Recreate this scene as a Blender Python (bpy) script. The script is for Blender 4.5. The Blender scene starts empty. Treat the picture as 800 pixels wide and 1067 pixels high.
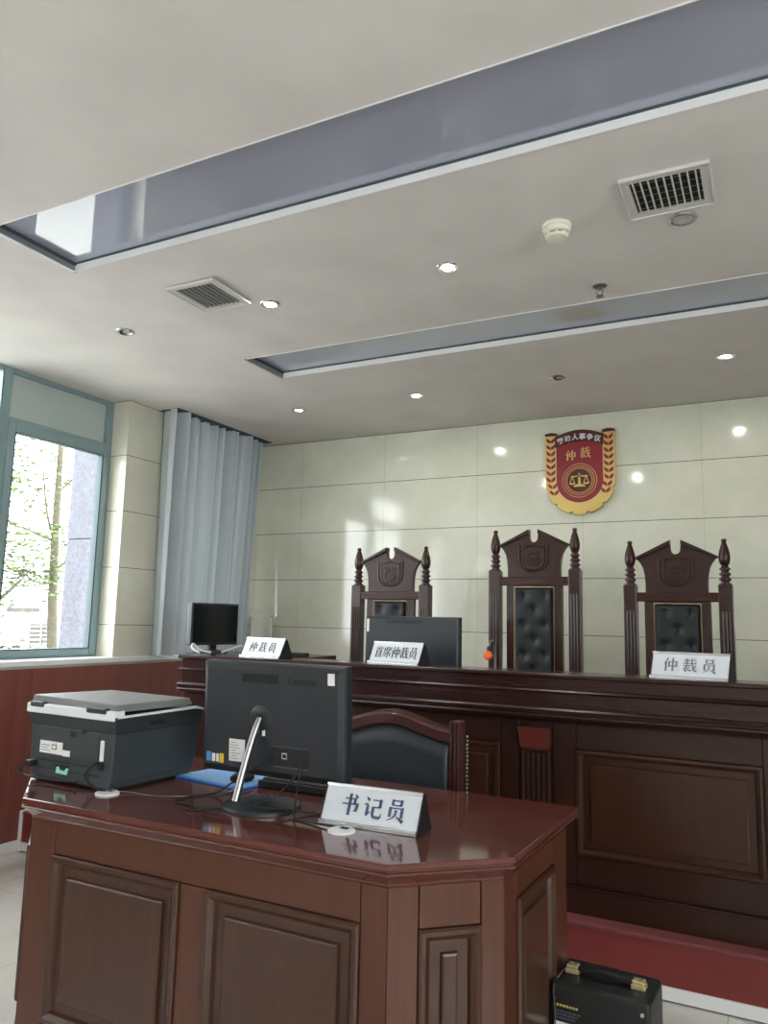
import bpy, bmesh, math, random
from mathutils import Vector, Matrix
random.seed(7)
C = bpy.context.scene.collection
S = bpy.context.scene
PI = math.pi
R = math.radians

# ------------------------------------------------------------------ camera, world, lights, exposure
CEIL = 2.727; WL = -3.79; WB = 5.103; WR = 3.0; WF = -5.6
def make_camera():
    cd = bpy.data.cameras.new('camera'); co = bpy.data.objects.new('camera', cd); C.objects.link(co)
    yaw, pitch, roll = R(-27.132), R(8.145), R(1.3176)
    f = Vector((math.sin(yaw)*math.cos(pitch), math.cos(yaw)*math.cos(pitch), math.sin(pitch)))
    r = Vector((math.cos(yaw), -math.sin(yaw), 0)); u = r.cross(f)
    r2 = r*math.cos(roll)+u*math.sin(roll); u2 = u*math.cos(roll)-r*math.sin(roll)
    m = Matrix((r2, u2, -f)).transposed().to_4x4(); m.translation = (0, 0, 1.3)
    co.matrix_world = m
    cd.sensor_fit = 'VERTICAL'; cd.sensor_height = 36.0; cd.lens = 36.0*793.3/1067; cd.clip_start = .02; cd.clip_end = 200
    S.camera = co
make_camera()

w = bpy.data.worlds.new('hazy_sky'); S.world = w; w.use_nodes = True
bg = w.node_tree.nodes['Background']; bg.inputs[0].default_value = (.94, .96, 1.0, 1); bg.inputs[1].default_value = 5.0
S.view_settings.view_transform = 'Standard'; S.view_settings.look = 'None'; S.view_settings.gamma = 1
S.view_settings.use_curve_mapping = False
S.view_settings.exposure = 1.56
S.cycles.use_denoising = True
S.cycles.max_bounces = 10; S.cycles.diffuse_bounces = 5; S.cycles.transparent_max_bounces = 12
S.cycles.sample_clamp_indirect = 6

def portal(loc, rot, sx, sy):
    ld = bpy.data.lights.new('window_portal', 'AREA'); ld.shape = 'RECTANGLE'; ld.size = sx; ld.size_y = sy
    ld.cycles.is_portal = True
    o = bpy.data.objects.new('window_portal', ld); C.objects.link(o); o.location = loc; o.rotation_euler = rot
# left wall openings and the added, unseen right wall openings; light pours in towards the room
LEFT_BAYS = [(2.83, 3.63), (1.95, 2.83), (4.06, 4.80)]
LEFT_REAR = [(-4.6, -2.6), (-2.2, -.2), (.2, 1.5)]
ADDED_RIGHT_BAYS = [(-4.8, -2.4), (-1.9, .6)]  # unseen openings added on the right to bring more daylight in
for a, b in LEFT_BAYS + LEFT_REAR:
    portal((WL-.30, (a+b)/2, 1.87), (0, R(-90), 0), 1.68, b-a)
for a, b in ADDED_RIGHT_BAYS:
    portal((WR+.22, (a+b)/2, 1.75), (0, R(90), 0), 1.5, b-a)

# ------------------------------------------------------------------ materials
def lin(r, g, b):
    f = lambda c: (c/255/12.92) if c/255 <= .04045 else ((c/255+.055)/1.055)**2.4
    return (f(r), f(g), f(b), 1)
def mat(name, col, rough=.5, metal=0, spec=.5, var=.0, scale=8, stretch=(1, 1, 1), bump=0, coat=0, emit=0, bumpscale=None, coat_rough=.05, ior=None):
    m = bpy.data.materials.new(name); m.use_nodes = True; nt = m.node_tree; b = nt.nodes['Principled BSDF']
    b.inputs['Base Color'].default_value = col; b.inputs['Roughness'].default_value = rough; b.inputs['Metallic'].default_value = metal
    b.inputs['Specular IOR Level'].default_value = spec; b.inputs['Coat Weight'].default_value = coat; b.inputs['Coat Roughness'].default_value = coat_rough
    if ior: b.inputs['IOR'].default_value = ior
    if emit: b.inputs['Emission Color'].default_value = col; b.inputs['Emission Strength'].default_value = emit
    if var or bump:
        tc = nt.nodes.new('ShaderNodeTexCoord'); mp = nt.nodes.new('ShaderNodeMapping'); mp.inputs['Scale'].default_value = stretch
        nz = nt.nodes.new('ShaderNodeTexNoise'); nz.inputs['Scale'].default_value = scale; nz.inputs['Detail'].default_value = 6
        nt.links.new(tc.outputs['Object'], mp.inputs[0]); nt.links.new(mp.outputs[0], nz.inputs['Vector'])
        if var:
            rp = nt.nodes.new('ShaderNodeValToRGB'); rp.color_ramp.elements[0].position = .3; rp.color_ramp.elements[1].position = .7
            rp.color_ramp.elements[0].color = tuple(max(0, c*(1-var)) for c in col[:3])+(1,)
            rp.color_ramp.elements[1].color = tuple(min(1, c*(1+var)) for c in col[:3])+(1,)
            nt.links.new(nz.outputs['Fac'], rp.inputs[0]); nt.links.new(rp.outputs[0], b.inputs['Base Color'])
        if bump:
            n2 = nz
            if bumpscale:
                n2 = nt.nodes.new('ShaderNodeTexNoise'); n2.inputs['Scale'].default_value = bumpscale; nt.links.new(mp.outputs[0], n2.inputs['Vector'])
            bp = nt.nodes.new('ShaderNodeBump'); bp.inputs['Strength'].default_value = bump; bp.inputs['Distance'].default_value = .004
            nt.links.new(n2.outputs['Fac'], bp.inputs['Height']); nt.links.new(bp.outputs[0], b.inputs['Normal'])
    return m

def math_node(nt, op, a, b=None):
    n = nt.nodes.new('ShaderNodeMath'); n.operation = op
    for i, v in enumerate((a, b)):
        if v is None: continue
        if isinstance(v, (int, float)): n.inputs[i].default_value = v
        else: nt.links.new(v, n.inputs[i])
    return n.outputs[0]
def tile_mat(name, ca, cb, joint, rough, h_axis, h0, hp, v_axis=None, v0=0, vp=1, hw=.0022, vw=.0012, nscale=2.2, vjoint=None):
    """polished slabs: cloudy stone with joints at fixed places of the room"""
    m = bpy.data.materials.new(name); m.use_nodes = True; nt = m.node_tree; b = nt.nodes['Principled BSDF']
    g = nt.nodes.new('ShaderNodeNewGeometry'); sp = nt.nodes.new('ShaderNodeSeparateXYZ'); nt.links.new(g.outputs['Position'], sp.inputs[0])
    nz = nt.nodes.new('ShaderNodeTexNoise'); nz.inputs['Scale'].default_value = nscale; nz.inputs['Detail'].default_value = 8; nz.inputs['Roughness'].default_value = .65
    nt.links.new(g.outputs['Position'], nz.inputs['Vector'])
    rp = nt.nodes.new('ShaderNodeValToRGB'); rp.color_ramp.elements[0].position = .35; rp.color_ramp.elements[1].position = .68
    rp.color_ramp.elements[0].color = ca; rp.color_ramp.elements[1].color = cb; nt.links.new(nz.outputs['Fac'], rp.inputs[0])
    def line(axis, o, p, w):
        t = math_node(nt, 'ADD', math_node(nt, 'DIVIDE', math_node(nt, 'SUBTRACT', sp.outputs[axis], o), p), .5)
        t = math_node(nt, 'ABSOLUTE', math_node(nt, 'SUBTRACT', math_node(nt, 'FRACT', t), .5))
        return math_node(nt, 'LESS_THAN', math_node(nt, 'MULTIPLY', t, p), w)
    cur = rp.outputs[0]
    def over(f, c):
        nonlocal cur
        mx = nt.nodes.new('ShaderNodeMix'); mx.data_type = 'RGBA'; nt.links.new(f, mx.inputs[0]); nt.links.new(cur, mx.inputs[6]); mx.inputs[7].default_value = c
        cur = mx.outputs[2]
    if v_axis is not None: over(line(v_axis, v0, vp, vw), vjoint or joint)
    over(line(h_axis, h0, hp, hw), joint)
    nt.links.new(cur, b.inputs['Base Color']); b.inputs['Roughness'].default_value = rough
    return m
M = {}
M['marble_back'] = tile_mat('back wall marble', lin(203, 205, 187), lin(218, 219, 203), lin(95, 92, 78), .09, 2, 2.353, .3723, 0, -1.868, .75, vjoint=lin(170, 170, 150))
M['marble_left'] = tile_mat('left wall marble', lin(196, 195, 178), lin(210, 209, 194), lin(105, 100, 86), .12, 2, 2.353, .3723)
M['floor'] = tile_mat('floor tile', lin(196, 192, 184), lin(210, 207, 200), lin(150, 146, 138), .12, 0, -.2, .8, 1, .2, .8, hw=.0015, vw=.0015)
M['ceiling'] = mat('ceiling paint', lin(218, 213, 209), .8, var=.06, scale=3.4)
M['wall'] = mat('plain paint', lin(222, 218, 208), .7, var=.02, scale=3)
M['film'] = mat('glossy stretch film', lin(164, 167, 184), .035, spec=.6, coat=.5, coat_rough=.02)
M['trim_white'] = mat('white trim', lin(225, 225, 225), .35, var=.02)
M['alu'] = mat('aluminium edge', lin(150, 152, 156), .35, metal=.6, var=.03)
M['frame_teal'] = mat('window aluminium', lin(128, 150, 152), .35, metal=.1, var=.04, scale=4)
M['gasket'] = mat('window gasket', lin(60, 76, 82), .6, var=.03)
M['panel_grey'] = mat('frosted pane', lin(170, 182, 178), .35, var=.03, scale=1.5)
M['wainscot'] = mat('red brown wall board', lin(122, 70, 62), .32, var=.10, scale=3, stretch=(6, 6, .5))
def wood(name, c, rough, coat=0, var=.12, st=(14, 14, .9)):
    return mat(name, c, rough, spec=.38, var=var, scale=4, stretch=st, coat=coat, coat_rough=.12)
M['desk_wood'] = wood('desk wood', lin(80, 44, 28), .32, .12)
M['desk_panel'] = wood('desk panel wood', lin(66, 41, 29), .32, .12)
M['desk_top'] = wood('desk top wood', lin(92, 49, 42), .08, .6, .10, (.5, 12, 3))
M['bench_wood'] = wood('bench wood', lin(47, 23, 15), .35, .1)
M['bench_panel'] = wood('bench panel wood', lin(55, 29, 17), .33, .1)
M['bench_top'] = wood('bench top wood', lin(45, 21, 19), .25, .2, .08, (.3, 12, 5))
M['keystone'] = wood('red keystone wood', lin(92, 40, 34), .35, .1, .1)
M['chair_wood'] = wood('chair wood', lin(48, 22, 15), .34, .15)
M['chair_rail'] = wood('chair rail wood', lin(56, 25, 17), .34, .15)
M['clerk_wood'] = wood('clerk chair wood', lin(66, 36, 31), .28, .3)
M['leather'] = mat('black leather', lin(20, 25, 29), .58, var=.08, scale=40, bump=.12, bumpscale=160)
M['leather_grey'] = mat('charcoal leather', lin(44, 50, 55), .42, var=.05, scale=40, bump=.1, bumpscale=160)
M['stud'] = mat('brass stud', lin(190, 170, 130), .3, metal=.9, var=.05)
M['red_board'] = mat('red platform face', lin(116, 44, 42), .45, var=.06, scale=5)
M['red_top'] = mat('red platform carpet', lin(112, 54, 54), .85, var=.10, scale=60)
M['curtain'] = None
M['black'] = mat('black plastic', lin(35, 40, 45), .36, var=.04, scale=30)
M['black_dull'] = mat('matt black plastic', lin(18, 20, 22), .6, var=.05)
M['screen'] = mat('screen glass', lin(14, 20, 22), .15, var=.02)
M['printer'] = mat('charcoal printer plastic', lin(52, 59, 62), .45, var=.04, scale=20)
M['printer_dark'] = mat('dark printer plastic', lin(40, 47, 50), .45, var=.04, scale=20)
M['lid'] = mat('grey printer lid', lin(118, 119, 119), .5, var=.03, scale=20)
M['white_plastic'] = mat('white plastic', lin(222, 224, 226), .4, var=.02)
M['cream_plastic'] = mat('cream plastic', lin(224, 222, 204), .4, var=.02)
M['paper'] = mat('paper label', lin(226, 226, 224), .6, var=.02)
M['ink'] = mat('grey ink', lin(80, 84, 96), .6, var=.02)
M['navy'] = mat('navy lettering', lin(72, 80, 112), .5, var=.03)
M['lettering_grey'] = mat('grey lettering', lin(112, 114, 122), .5, var=.03)
M['lettering_dark'] = mat('dark lettering', lin(50, 52, 72), .5, var=.03)
M['plate'] = mat('nameplate face', lin(206, 210, 216), .3, var=.015)
M['silver'] = mat('silver metal', lin(205, 207, 210), .25, metal=.8, var=.03)
M['chrome'] = mat('chrome', lin(225, 225, 225), .12, metal=1, var=.02)
M['blue'] = mat('blue folder', lin(72, 128, 205), .4, var=.03)
M['blue_light'] = mat('pale blue sheet', lin(130, 178, 228), .45, var=.04)
M['blue_sticker'] = mat('blue sticker', lin(70, 150, 205), .4, var=.03)
M['yellow_sticker'] = mat('yellow sticker', lin(226, 190, 60), .4, var=.03)
M['green'] = mat('green card', lin(140, 215, 185), .5, var=.03)
M['gold'] = mat('gold paint', lin(212, 184, 112), .35, metal=.35, var=.06, scale=6)
M['emblem_red'] = mat('emblem red', lin(134, 34, 48), .35, var=.04)
M['emblem_brown'] = mat('emblem brown', lin(78, 30, 24), .35, var=.04)
M['steel_leg'] = mat('brushed steel leg', lin(150, 150, 152), .25, metal=.9, var=.05)
M['orange'] = mat('orange foam', lin(240, 104, 40), .6, var=.05)
M['lamp_on'] = mat('lit lamp', (1, .97, .92, 1), .4, emit=340)
M['lamp_dim'] = mat('dim lamp', (1, .95, .86, 1), .4, emit=20)
M['lamp_off'] = mat('unlit lamp glass', lin(170, 168, 160), .2, var=.04)
M['dark_hole'] = mat('dark recess', lin(20, 20, 20), .8, var=.05)
M['vent'] = mat('vent metal', lin(206, 204, 200), .4, var=.02)
M['louver'] = mat('air vent slat', lin(150, 149, 147), .45, var=.02)
M['vent_shade'] = mat('painted vent shade', lin(20, 20, 20), .7, var=.05)
M['steel'] = mat('dull steel', lin(120, 116, 108), .35, metal=.8, var=.05)
M['granite'] = mat('grey granite', lin(76, 76, 88), .6, var=.35, scale=45)
M['granite_joint'] = mat('granite joint', lin(44, 44, 52), .8, var=.05)
M['bark'] = mat('bark', lin(66, 61, 48), .9, var=.35, scale=14, stretch=(3, 3, 1))
M['leaf'] = mat('leaf', lin(70, 90, 34), .6, var=.4, scale=1.3)
M['leaf_dark'] = mat('dark leaf', lin(54, 62, 42), .6, var=.3, scale=2)
M['building'] = mat('pale render', lin(236, 236, 232), .8, var=.02)
M['building_win'] = mat('window grille', lin(50, 50, 47), .6, var=.15, scale=6)
M['ground'] = mat('pale paving', lin(158, 158, 152), .8, var=.05)
M['board'] = mat('pale board', lin(206, 208, 192), .5, var=.02)
M['speaker'] = mat('black vinyl', lin(24, 28, 28), .42, var=.08, scale=60, bump=.15, bumpscale=200)
M['brass'] = mat('brass cap', lin(214, 196, 150), .3, metal=.6, var=.05)
M['gold_ink'] = mat('gold ink', lin(190, 170, 90), .5, var=.05)

def curtain_mat(name, col, trans):
    m = bpy.data.materials.new(name); m.use_nodes = True; nt = m.node_tree; nt.nodes.remove(nt.nodes['Principled BSDF'])
    d = nt.nodes.new('ShaderNodeBsdfDiffuse'); t = nt.nodes.new('ShaderNodeBsdfTranslucent'); mx = nt.nodes.new('ShaderNodeMixShader')
    tc = nt.nodes.new('ShaderNodeTexCoord'); nz = nt.nodes.new('ShaderNodeTexNoise'); nz.inputs['Scale'].default_value = 60
    rp = nt.nodes.new('ShaderNodeValToRGB'); rp.color_ramp.elements[0].color = tuple(c*.92 for c in col[:3])+(1,); rp.color_ramp.elements[1].color = col
    nt.links.new(tc.outputs['Object'], nz.inputs['Vector']); nt.links.new(nz.outputs['Fac'], rp.inputs[0])
    for n in (d, t): nt.links.new(rp.outputs[0], n.inputs[0])
    mx.inputs[0].default_value = trans; nt.links.new(d.outputs[0], mx.inputs[1]); nt.links.new(t.outputs[0], mx.inputs[2])
    nt.links.new(mx.outputs[0], nt.nodes['Material Output'].inputs[0]); return m
M['curtain'] = curtain_mat('grey white curtain', lin(184, 192, 196), .05)
M['sheer'] = curtain_mat('white curtain', lin(228, 230, 230), .5)
def glass_mat():
    m = bpy.data.materials.new('window glass'); m.use_nodes = True; nt = m.node_tree; nt.nodes.remove(nt.nodes['Principled BSDF'])
    t = nt.nodes.new('ShaderNodeBsdfTransparent'); g = nt.nodes.new('ShaderNodeBsdfGlossy'); g.inputs['Roughness'].default_value = .02
    t.inputs[0].default_value = (.95, .97, .96, 1)
    lw = nt.nodes.new('ShaderNodeLayerWeight'); lw.inputs[0].default_value = .5; mx = nt.nodes.new('ShaderNodeMixShader')
    fr = math_node(nt, 'ADD', math_node(nt, 'MULTIPLY', math_node(nt, 'POWER', lw.outputs['Facing'], 5), .9), .04)
    nt.links.new(fr, mx.inputs[0]); nt.links.new(t.outputs[0], mx.inputs[1]); nt.links.new(g.outputs[0], mx.inputs[2])
    nt.links.new(mx.outputs[0], nt.nodes['Material Output'].inputs[0]); return m
M['glass'] = glass_mat()

# ------------------------------------------------------------------ mesh helpers
class MB:
    def __init__(s, T=None): s.b = bmesh.new(); s.T = T or Matrix.Identity(4)
    def v(s, p): return s.b.verts.new(s.T @ Vector(p))
    def f(s, vs):
        try: return s.b.faces.new(vs)
        except ValueError: return None
    def box(s, x0, x1, y0, y1, z0, z1):
        a = [s.v((x, y, z)) for z in (z0, z1) for y in (y0, y1) for x in (x0, x1)]
        for q in ((0, 2, 3, 1), (4, 5, 7, 6), (0, 1, 5, 4), (2, 6, 7, 3), (0, 4, 6, 2), (1, 3, 7, 5)): s.f([a[i] for i in q])
        return s
    def loft(s, loops, cap=True, closed=True):
        L = [[s.v(p) for p in lp] for lp in loops]
        for A, B in zip(L, L[1:]):
            n = len(A)
            for i in range(n if closed else n-1): s.f((A[i], A[(i+1) % n], B[(i+1) % n], B[i]))
        if cap: s.f(L[0][::-1]); s.f(L[-1])
        return s
    def prism(s, poly, d0, d1, axis='y'):
        """poly of (a,b) extruded along axis; axis y -> (a,d,b); x -> (d,a,b); z -> (a,b,d)"""
        k = {'y': lambda a, b, d: (a, d, b), 'x': lambda a, b, d: (d, a, b), 'z': lambda a, b, d: (a, b, d)}[axis]
        return s.loft([[k(a, b, d) for a, b in poly] for d in (d0, d1)])
    def lathe(s, prof, c=(0, 0, 0), n=20, cap=True):
        return s.loft([[(c[0]+r*math.cos(2*PI*i/n), c[1]+r*math.sin(2*PI*i/n), c[2]+z) for i in range(n)] for r, z in prof], cap)
    def tube(s, pts, r, n=8, smooth=True):
        pts = [Vector(p) for p in pts]
        if smooth and len(pts) > 2: pts = spline(pts)
        rr = r if callable(r) else (lambda t: r)
        loops = []; up = Vector((0, 0, 1))
        d0 = (pts[1]-pts[0]).normalized(); a = d0.orthogonal().normalized()
        for i, p in enumerate(pts):
            d = (pts[min(i+1, len(pts)-1)]-pts[max(i-1, 0)]).normalized()
            a = (a-d*a.dot(d)).normalized(); b = d.cross(a)
            q = rr(i/(len(pts)-1))
            loops.append([p+a*q*math.cos(2*PI*k/n)+b*q*math.sin(2*PI*k/n) for k in range(n)])
        return s.loft(loops)
    def ball(s, c, r, sc=(1, 1, 1), u=10, v=8):
        m = s.T @ Matrix.Translation(c) @ Matrix.Diagonal((r*sc[0], r*sc[1], r*sc[2], 1))
        bmesh.ops.create_uvsphere(s.b, u_segments=u, v_segments=v, radius=1, matrix=m); return s
    def build(s, name, m, parent=None, bevel=0, smooth=False, seg=2, loc=None):
        bmesh.ops.recalc_face_normals(s.b, faces=s.b.faces[:])
        me = bpy.data.meshes.new(name); s.b.to_mesh(me); s.b.free(); me.materials.append(m)
        if smooth:
            for p in me.polygons: p.use_smooth = True
            try: me.set_sharp_from_angle(angle=R(38))
            except Exception: pass
        o = bpy.data.objects.new(name, me); C.objects.link(o)
        if parent: o.parent = parent
        if loc: o.location = loc
        if bevel:
            md = o.modifiers.new('bevel', 'BEVEL'); md.width = bevel; md.segments = seg; md.limit_method = 'ANGLE'; md.angle_limit = R(30)
        return o
def spline(P, k=8):
    out = []
    for i in range(len(P)-1):
        p0, p1, p2, p3 = P[max(i-1, 0)], P[i], P[i+1], P[min(i+2, len(P)-1)]
        for j in range(k):
            t = j/k
            out.append(.5*((2*p1)+(p2-p0)*t+(2*p0-5*p1+4*p2-p3)*t*t+(3*p1-p0-3*p2+p3)*t**3))
    return out+[P[-1]]
def tag(o, label=None, cat=None, group=None, kind=None):
    for k, v in (('label', label), ('category', cat), ('group', group), ('kind', kind)):
        if v: o[k] = v
    return o
def thing(name, loc, label, cat, rz=0, group=None):
    o = bpy.data.objects.new(name, None); C.objects.link(o); o.location = loc; o.rotation_euler = (0, 0, rz); o.empty_display_size = .05
    return tag(o, label, cat, group)
def copy_tree(o, parent=None):
    c = o.copy(); C.objects.link(c)
    if parent: c.parent = parent
    for ch in list(o.children): copy_tree(ch, c)
    return c
def struct(o): o['kind'] = 'structure'; return o
def frame_at(p0, p1, z=0):
    """local frame: x runs p0->p1, y points out of the face (towards the viewer's side, right of travel), z up"""
    d = Vector((p1[0]-p0[0], p1[1]-p0[1], 0)); L = d.length; d.normalize(); n = Vector((d.y, -d.x, 0))
    m = Matrix((d, n, Vector((0, 0, 1)))).transposed().to_4x4(); m.translation = (p0[0], p0[1], z)
    return m, L
def inset(poly, d):
    """inset a CCW convex polygon by d"""
    n = len(poly); out = []
    for i in range(n):
        p, q, r = Vector(poly[i-1]), Vector(poly[i]), Vector(poly[(i+1) % n])
        a, b = (q-p).normalized(), (r-q).normalized()
        na, nb = Vector((-a.y, a.x)), Vector((-b.y, b.x))
        k = (na+nb); k = k/(1+na.dot(nb)); o = q+k*d; out.append((o.x, o.y))
    return out
def ring_panel(mb, x0, x1, z0, z1, prof):
    """moulded rectangle on a local face: rings of (inset, height) then a flat field"""
    mb.loft([[(x0+i, h, z0+i), (x1-i, h, z0+i), (x1-i, h, z1-i), (x0+i, h, z1-i)] for i, h in prof], cap=True)

# ------------------------------------------------------------------ lettering
def H(x0, y0, x1, y1=None, w=4.2):
    y1 = y0 if y1 is None else y1
    return [[(x0, y0, w), (x1, y1, w)], [(x1-11, y1+2, 1), (x1-4, y1+4, 9), (x1+2, y1+0, 2)]]
def V(x, y0, y1, w=10.5): return [[(x-1, y0+1, w*.9), (x, y0-3, w), (x, y1, w)]]
def HV(x0, y0, x1, y1, w=10.5, th=4.2): return [[(x0, y0, th), (x1, y0, th)], [(x1-5, y0+4, 2), (x1, y0+2, w*1.2), (x1, y0-5, w), (x1, y1, w)]]
def Pie(*p, a=10, b=1.5): return [[(x, y, a+(b-a)*i/(len(p)-1)) for i, (x, y) in enumerate(p)]]
def Na(*p, a=2, b=13): return [[(x, y, a+(b-a)*i/(len(p)-1)) for i, (x, y) in enumerate(p)]]
def D(x0, y0, x1, y1, b=12): return [[(x0, y0, 2), ((x0+x1)/2, (y0+y1)/2, b*.8), (x1, y1, b*.7)]]
YUAN = V(29, 95, 69, 9)+HV(29, 92, 72, 69, 9)+H(29, 71, 72)+V(20, 61, 17)+HV(20, 58, 80, 17)+Pie((50, 50), (47, 28), (34, 13), (10, 1))+Na((54, 22), (72, 12), (90, 0))
ZHONG = Pie((30, 97), (21, 74), (3, 50))+V(19, 66, 0)+V(40, 72, 32)+HV(40, 70, 90, 32)+H(40, 37, 90)+V(65, 97, 0)
CAI = H(10, 82, 50)+V(30, 97, 62, 9)+H(3, 62, 93)+D(24, 60, 34, 50, 9)+H(5, 45, 54)+Pie((30, 44), (20, 28), (3, 14))+V(22, 28, 5, 8)+Pie((20, 3), (30, 8), (40, 16), a=7)+Pie((48, 36), (42, 30), (34, 25), a=6)+Na((30, 36), (42, 18), (58, 6), b=10)+[[(63, 97, 9), (66, 60, 9), (74, 26, 9), (84, 8, 9), (94, 2, 8), (96, 20, 1)]]+Pie((90, 46), (76, 22), (54, 3), a=8)+D(75, 94, 87, 82, 10)
SHOU = D(30, 98, 40, 86, 9)+Pie((72, 99), (66, 90), (58, 82), a=8)+H(4, 80, 95)+Pie((52, 80), (48, 72), (44, 64), a=8)+V(26, 66, 0)+HV(26, 64, 76, 0)+H(26, 46, 76)+H(26, 27, 76)+H(26, 7, 76)
XI = D(46, 100, 56, 88, 10)+H(14, 86, 94)+Pie((15, 86), (15, 50), (12, 24), (2, 2), a=9)+H(20, 70, 92)+V(39, 80, 50, 8)+V(70, 80, 50, 8)+H(39, 52, 70)+V(32, 40, 10, 8)+HV(32, 38, 84, 12, 8)+V(57, 50, -2, 9)
SHU = HV(18, 76, 72, 52)+H(18, 52, 72)+[[(6, 51, 4.2), (86, 51, 4.2)], [(80, 55, 2), (86, 53, 13), (86, 44, 11), (82, 22, 10), (70, 20, 2)]]+V(46, 98, 0, 11)+D(68, 97, 84, 82, 11)
JI = D(12, 93, 28, 78, 12)+[[(4, 60, 4.2), (22, 60, 6), (23, 52, 10), (22, 18, 10)], [(16, 12, 9), (24, 16, 8), (40, 30, 1)]]+HV(45, 82, 86, 50)+H(52, 50, 86)+[[(52, 52, 10), (52, 20, 10), (56, 8, 11), (66, 5, 11), (88, 5, 10), (94, 10, 7), (95, 28, 1)]]
def write(mb, glyph, x, z, s, y0, y1, fat=1.0, sx=1.0):
    """strokes as thin ribbons on the local xz plane, lower left at (x,z), size s, between depths y0 and y1"""
    for st in glyph:
        n = len(st); le, ri = [], []
        for i, (px, pz, w) in enumerate(st):
            a = st[max(i-1, 0)]; b = st[min(i+1, n-1)]
            d = Vector((b[0]-a[0], b[1]-a[1])); d.normalize(); k = Vector((-d.y, d.x))*w*fat/2
            le.append((x+(px+k.x)*s*sx/100, z+(pz+k.y)*s/100)); ri.append((x+(px-k.x)*s*sx/100, z+(pz-k.y)*s/100))
        for i in range(n-1):
            mb.prism([le[i], ri[i], ri[i+1], le[i+1]], y0, y1, 'y')
def type_mesh(text, size, depth, T, align='CENTER', bold=0):
    """letters of the built-in font as a mesh, standing on the local xz plane of T"""
    c = bpy.data.curves.new('lettering', 'FONT'); c.body = text; c.size = size; c.extrude = depth; c.align_x = align; c.align_y = 'CENTER'; c.offset = bold
    o = bpy.data.objects.new('lettering', c); C.objects.link(o)
    me = bpy.data.meshes.new_from_object(o.evaluated_get(bpy.context.evaluated_depsgraph_get()))
    bpy.data.objects.remove(o); me.transform(T @ Matrix.Rotation(R(90), 4, 'X')); bpy.data.curves.remove(c)
    return me
def from_mesh(name, me, m, parent):
    me.materials.clear(); me.materials.append(m); o = bpy.data.objects.new(name, me); C.objects.link(o); o.parent = parent; return o

# ------------------------------------------------------------------ the room
def room():
    b = MB().box(WL-.3, WR+.3, WF-.3, WB+.2, -.12, 0); struct(b.build('floor', M['floor']))
    # ceiling with two long recesses
    X0, X1 = -2.56, 1.75; t1 = (1.70, 2.095); t2 = (3.272, 3.628)
    b = MB()
    for y0, y1 in ((WF-.3, t1[0]), (t1[1], t2[0]), (t2[1], WB+.2)): b.box(WL-.3, WR+.3, y0, y1, CEIL, CEIL+.12)
    for y0, y1 in (t1, t2): b.box(WL-.3, X0, y0, y1, CEIL, CEIL+.12); b.box(X1, WR+.3, y0, y1, CEIL, CEIL+.12)
    struct(b.build('ceiling', M['ceiling']))
    for i, (y0, y1) in enumerate((t1, t2)):
        root = MB().box(X0, X1, y0, y1, CEIL+.032, CEIL+.045).build('trim_%d' % (i+1), M['film']); struct(root)
        e = MB(); e.box(X0, X1, y1-.004, y1, CEIL-.003, CEIL+.032); e.box(X0, X1, y0, y0+.004, CEIL-.003, CEIL+.032); e.build('edge_strip', M['trim_white'], root)
        e = MB(); e.box(X0-.012, X0+.004, y0, y1+.012, CEIL-.003, CEIL+.032); e.build('end_strip', M['alu'], root)
        e = MB(); e.box(X0, X1, y1-.010, y1-.004, CEIL+.026, CEIL+.032); e.box(X0+.004, X0+.012, y0, y1-.004, CEIL+.022, CEIL+.032); e.build('shadow_gap', M['gasket'], root)
    # walls
    struct(MB().box(WL-.3, WR+.3, WB, WB+.2, 0, CEIL).build('wall_back', M['marble_back']))
    struct(MB().box(WL-.3, WR+.3, WF-.2, WF, 0, CEIL).build('wall_front', M['wall']))
    b = MB(); T = .20
    b.box(WL-T, WL, WF, WB, 0, 1.0)
    ys = sorted(LEFT_BAYS+LEFT_REAR); prev = WF
    for a, c in ys:
        if a-prev > .03: b.box(WL-T, WL, prev, a, 1.0, CEIL)
        prev = c
    b.box(WL-T, WL, prev, WB, 1.0, CEIL)
    struct(b.build('wall_left', M['marble_left']))
    b = MB(); prev = WF
    for a, c in ADDED_RIGHT_BAYS: b.box(WR, WR+.24, prev, a, 0, CEIL); b.box(WR, WR+.24, a, c, 0, .95); b.box(WR, WR+.24, a, c, 2.5, CEIL); prev = c
    b.box(WR, WR+.24, prev, WB, 0, CEIL); struct(b.build('wall_right', M['wall']))
    for i, (a, c) in enumerate(ADDED_RIGHT_BAYS):  # windows out of view, added for daylight from the right
        f = MB(); x = WR+.12
        for yy in (a, (a+c)/2-.03, c-.06): f.box(x-.03, x+.03, yy, yy+.06, .95, 2.5)
        f.box(x-.03, x+.03, a, c, .95, 1.01); f.box(x-.03, x+.03, a, c, 2.44, 2.5)
        o = struct(f.build('window_%d' % (7+i), M['frame_teal'])); MB().box(x-.004, x+.004, a+.05, c-.05, 1.0, 2.45).build('pane', M['glass'], o)
    # wainscot below the sill, sill board, baseboard
    b = MB(); y = WF
    while y < 3.04: b.box(WL, WL+.012, y+.0015, min(y+1.22, 3.04)-.0015, .055, .985); y += 1.22
    y = 3.04
    while y < WB: b.box(WL, WL+.012, y+.0015, min(y+1.22, WB)-.0015, .21, .985); y += 1.22
    struct(b.build('trim_3', M['wainscot'], bevel=.001, seg=1))
    struct(MB().box(WL-.24, WL+.03, WF, WB, 1.0, 1.032).build('trim_4', M['trim_white'], bevel=.004))
    struct(MB().box(WL, WL+.016, WF, 3.03, 0, .06).build('baseboard_left', M['trim_white'], bevel=.003))
room()

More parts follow.
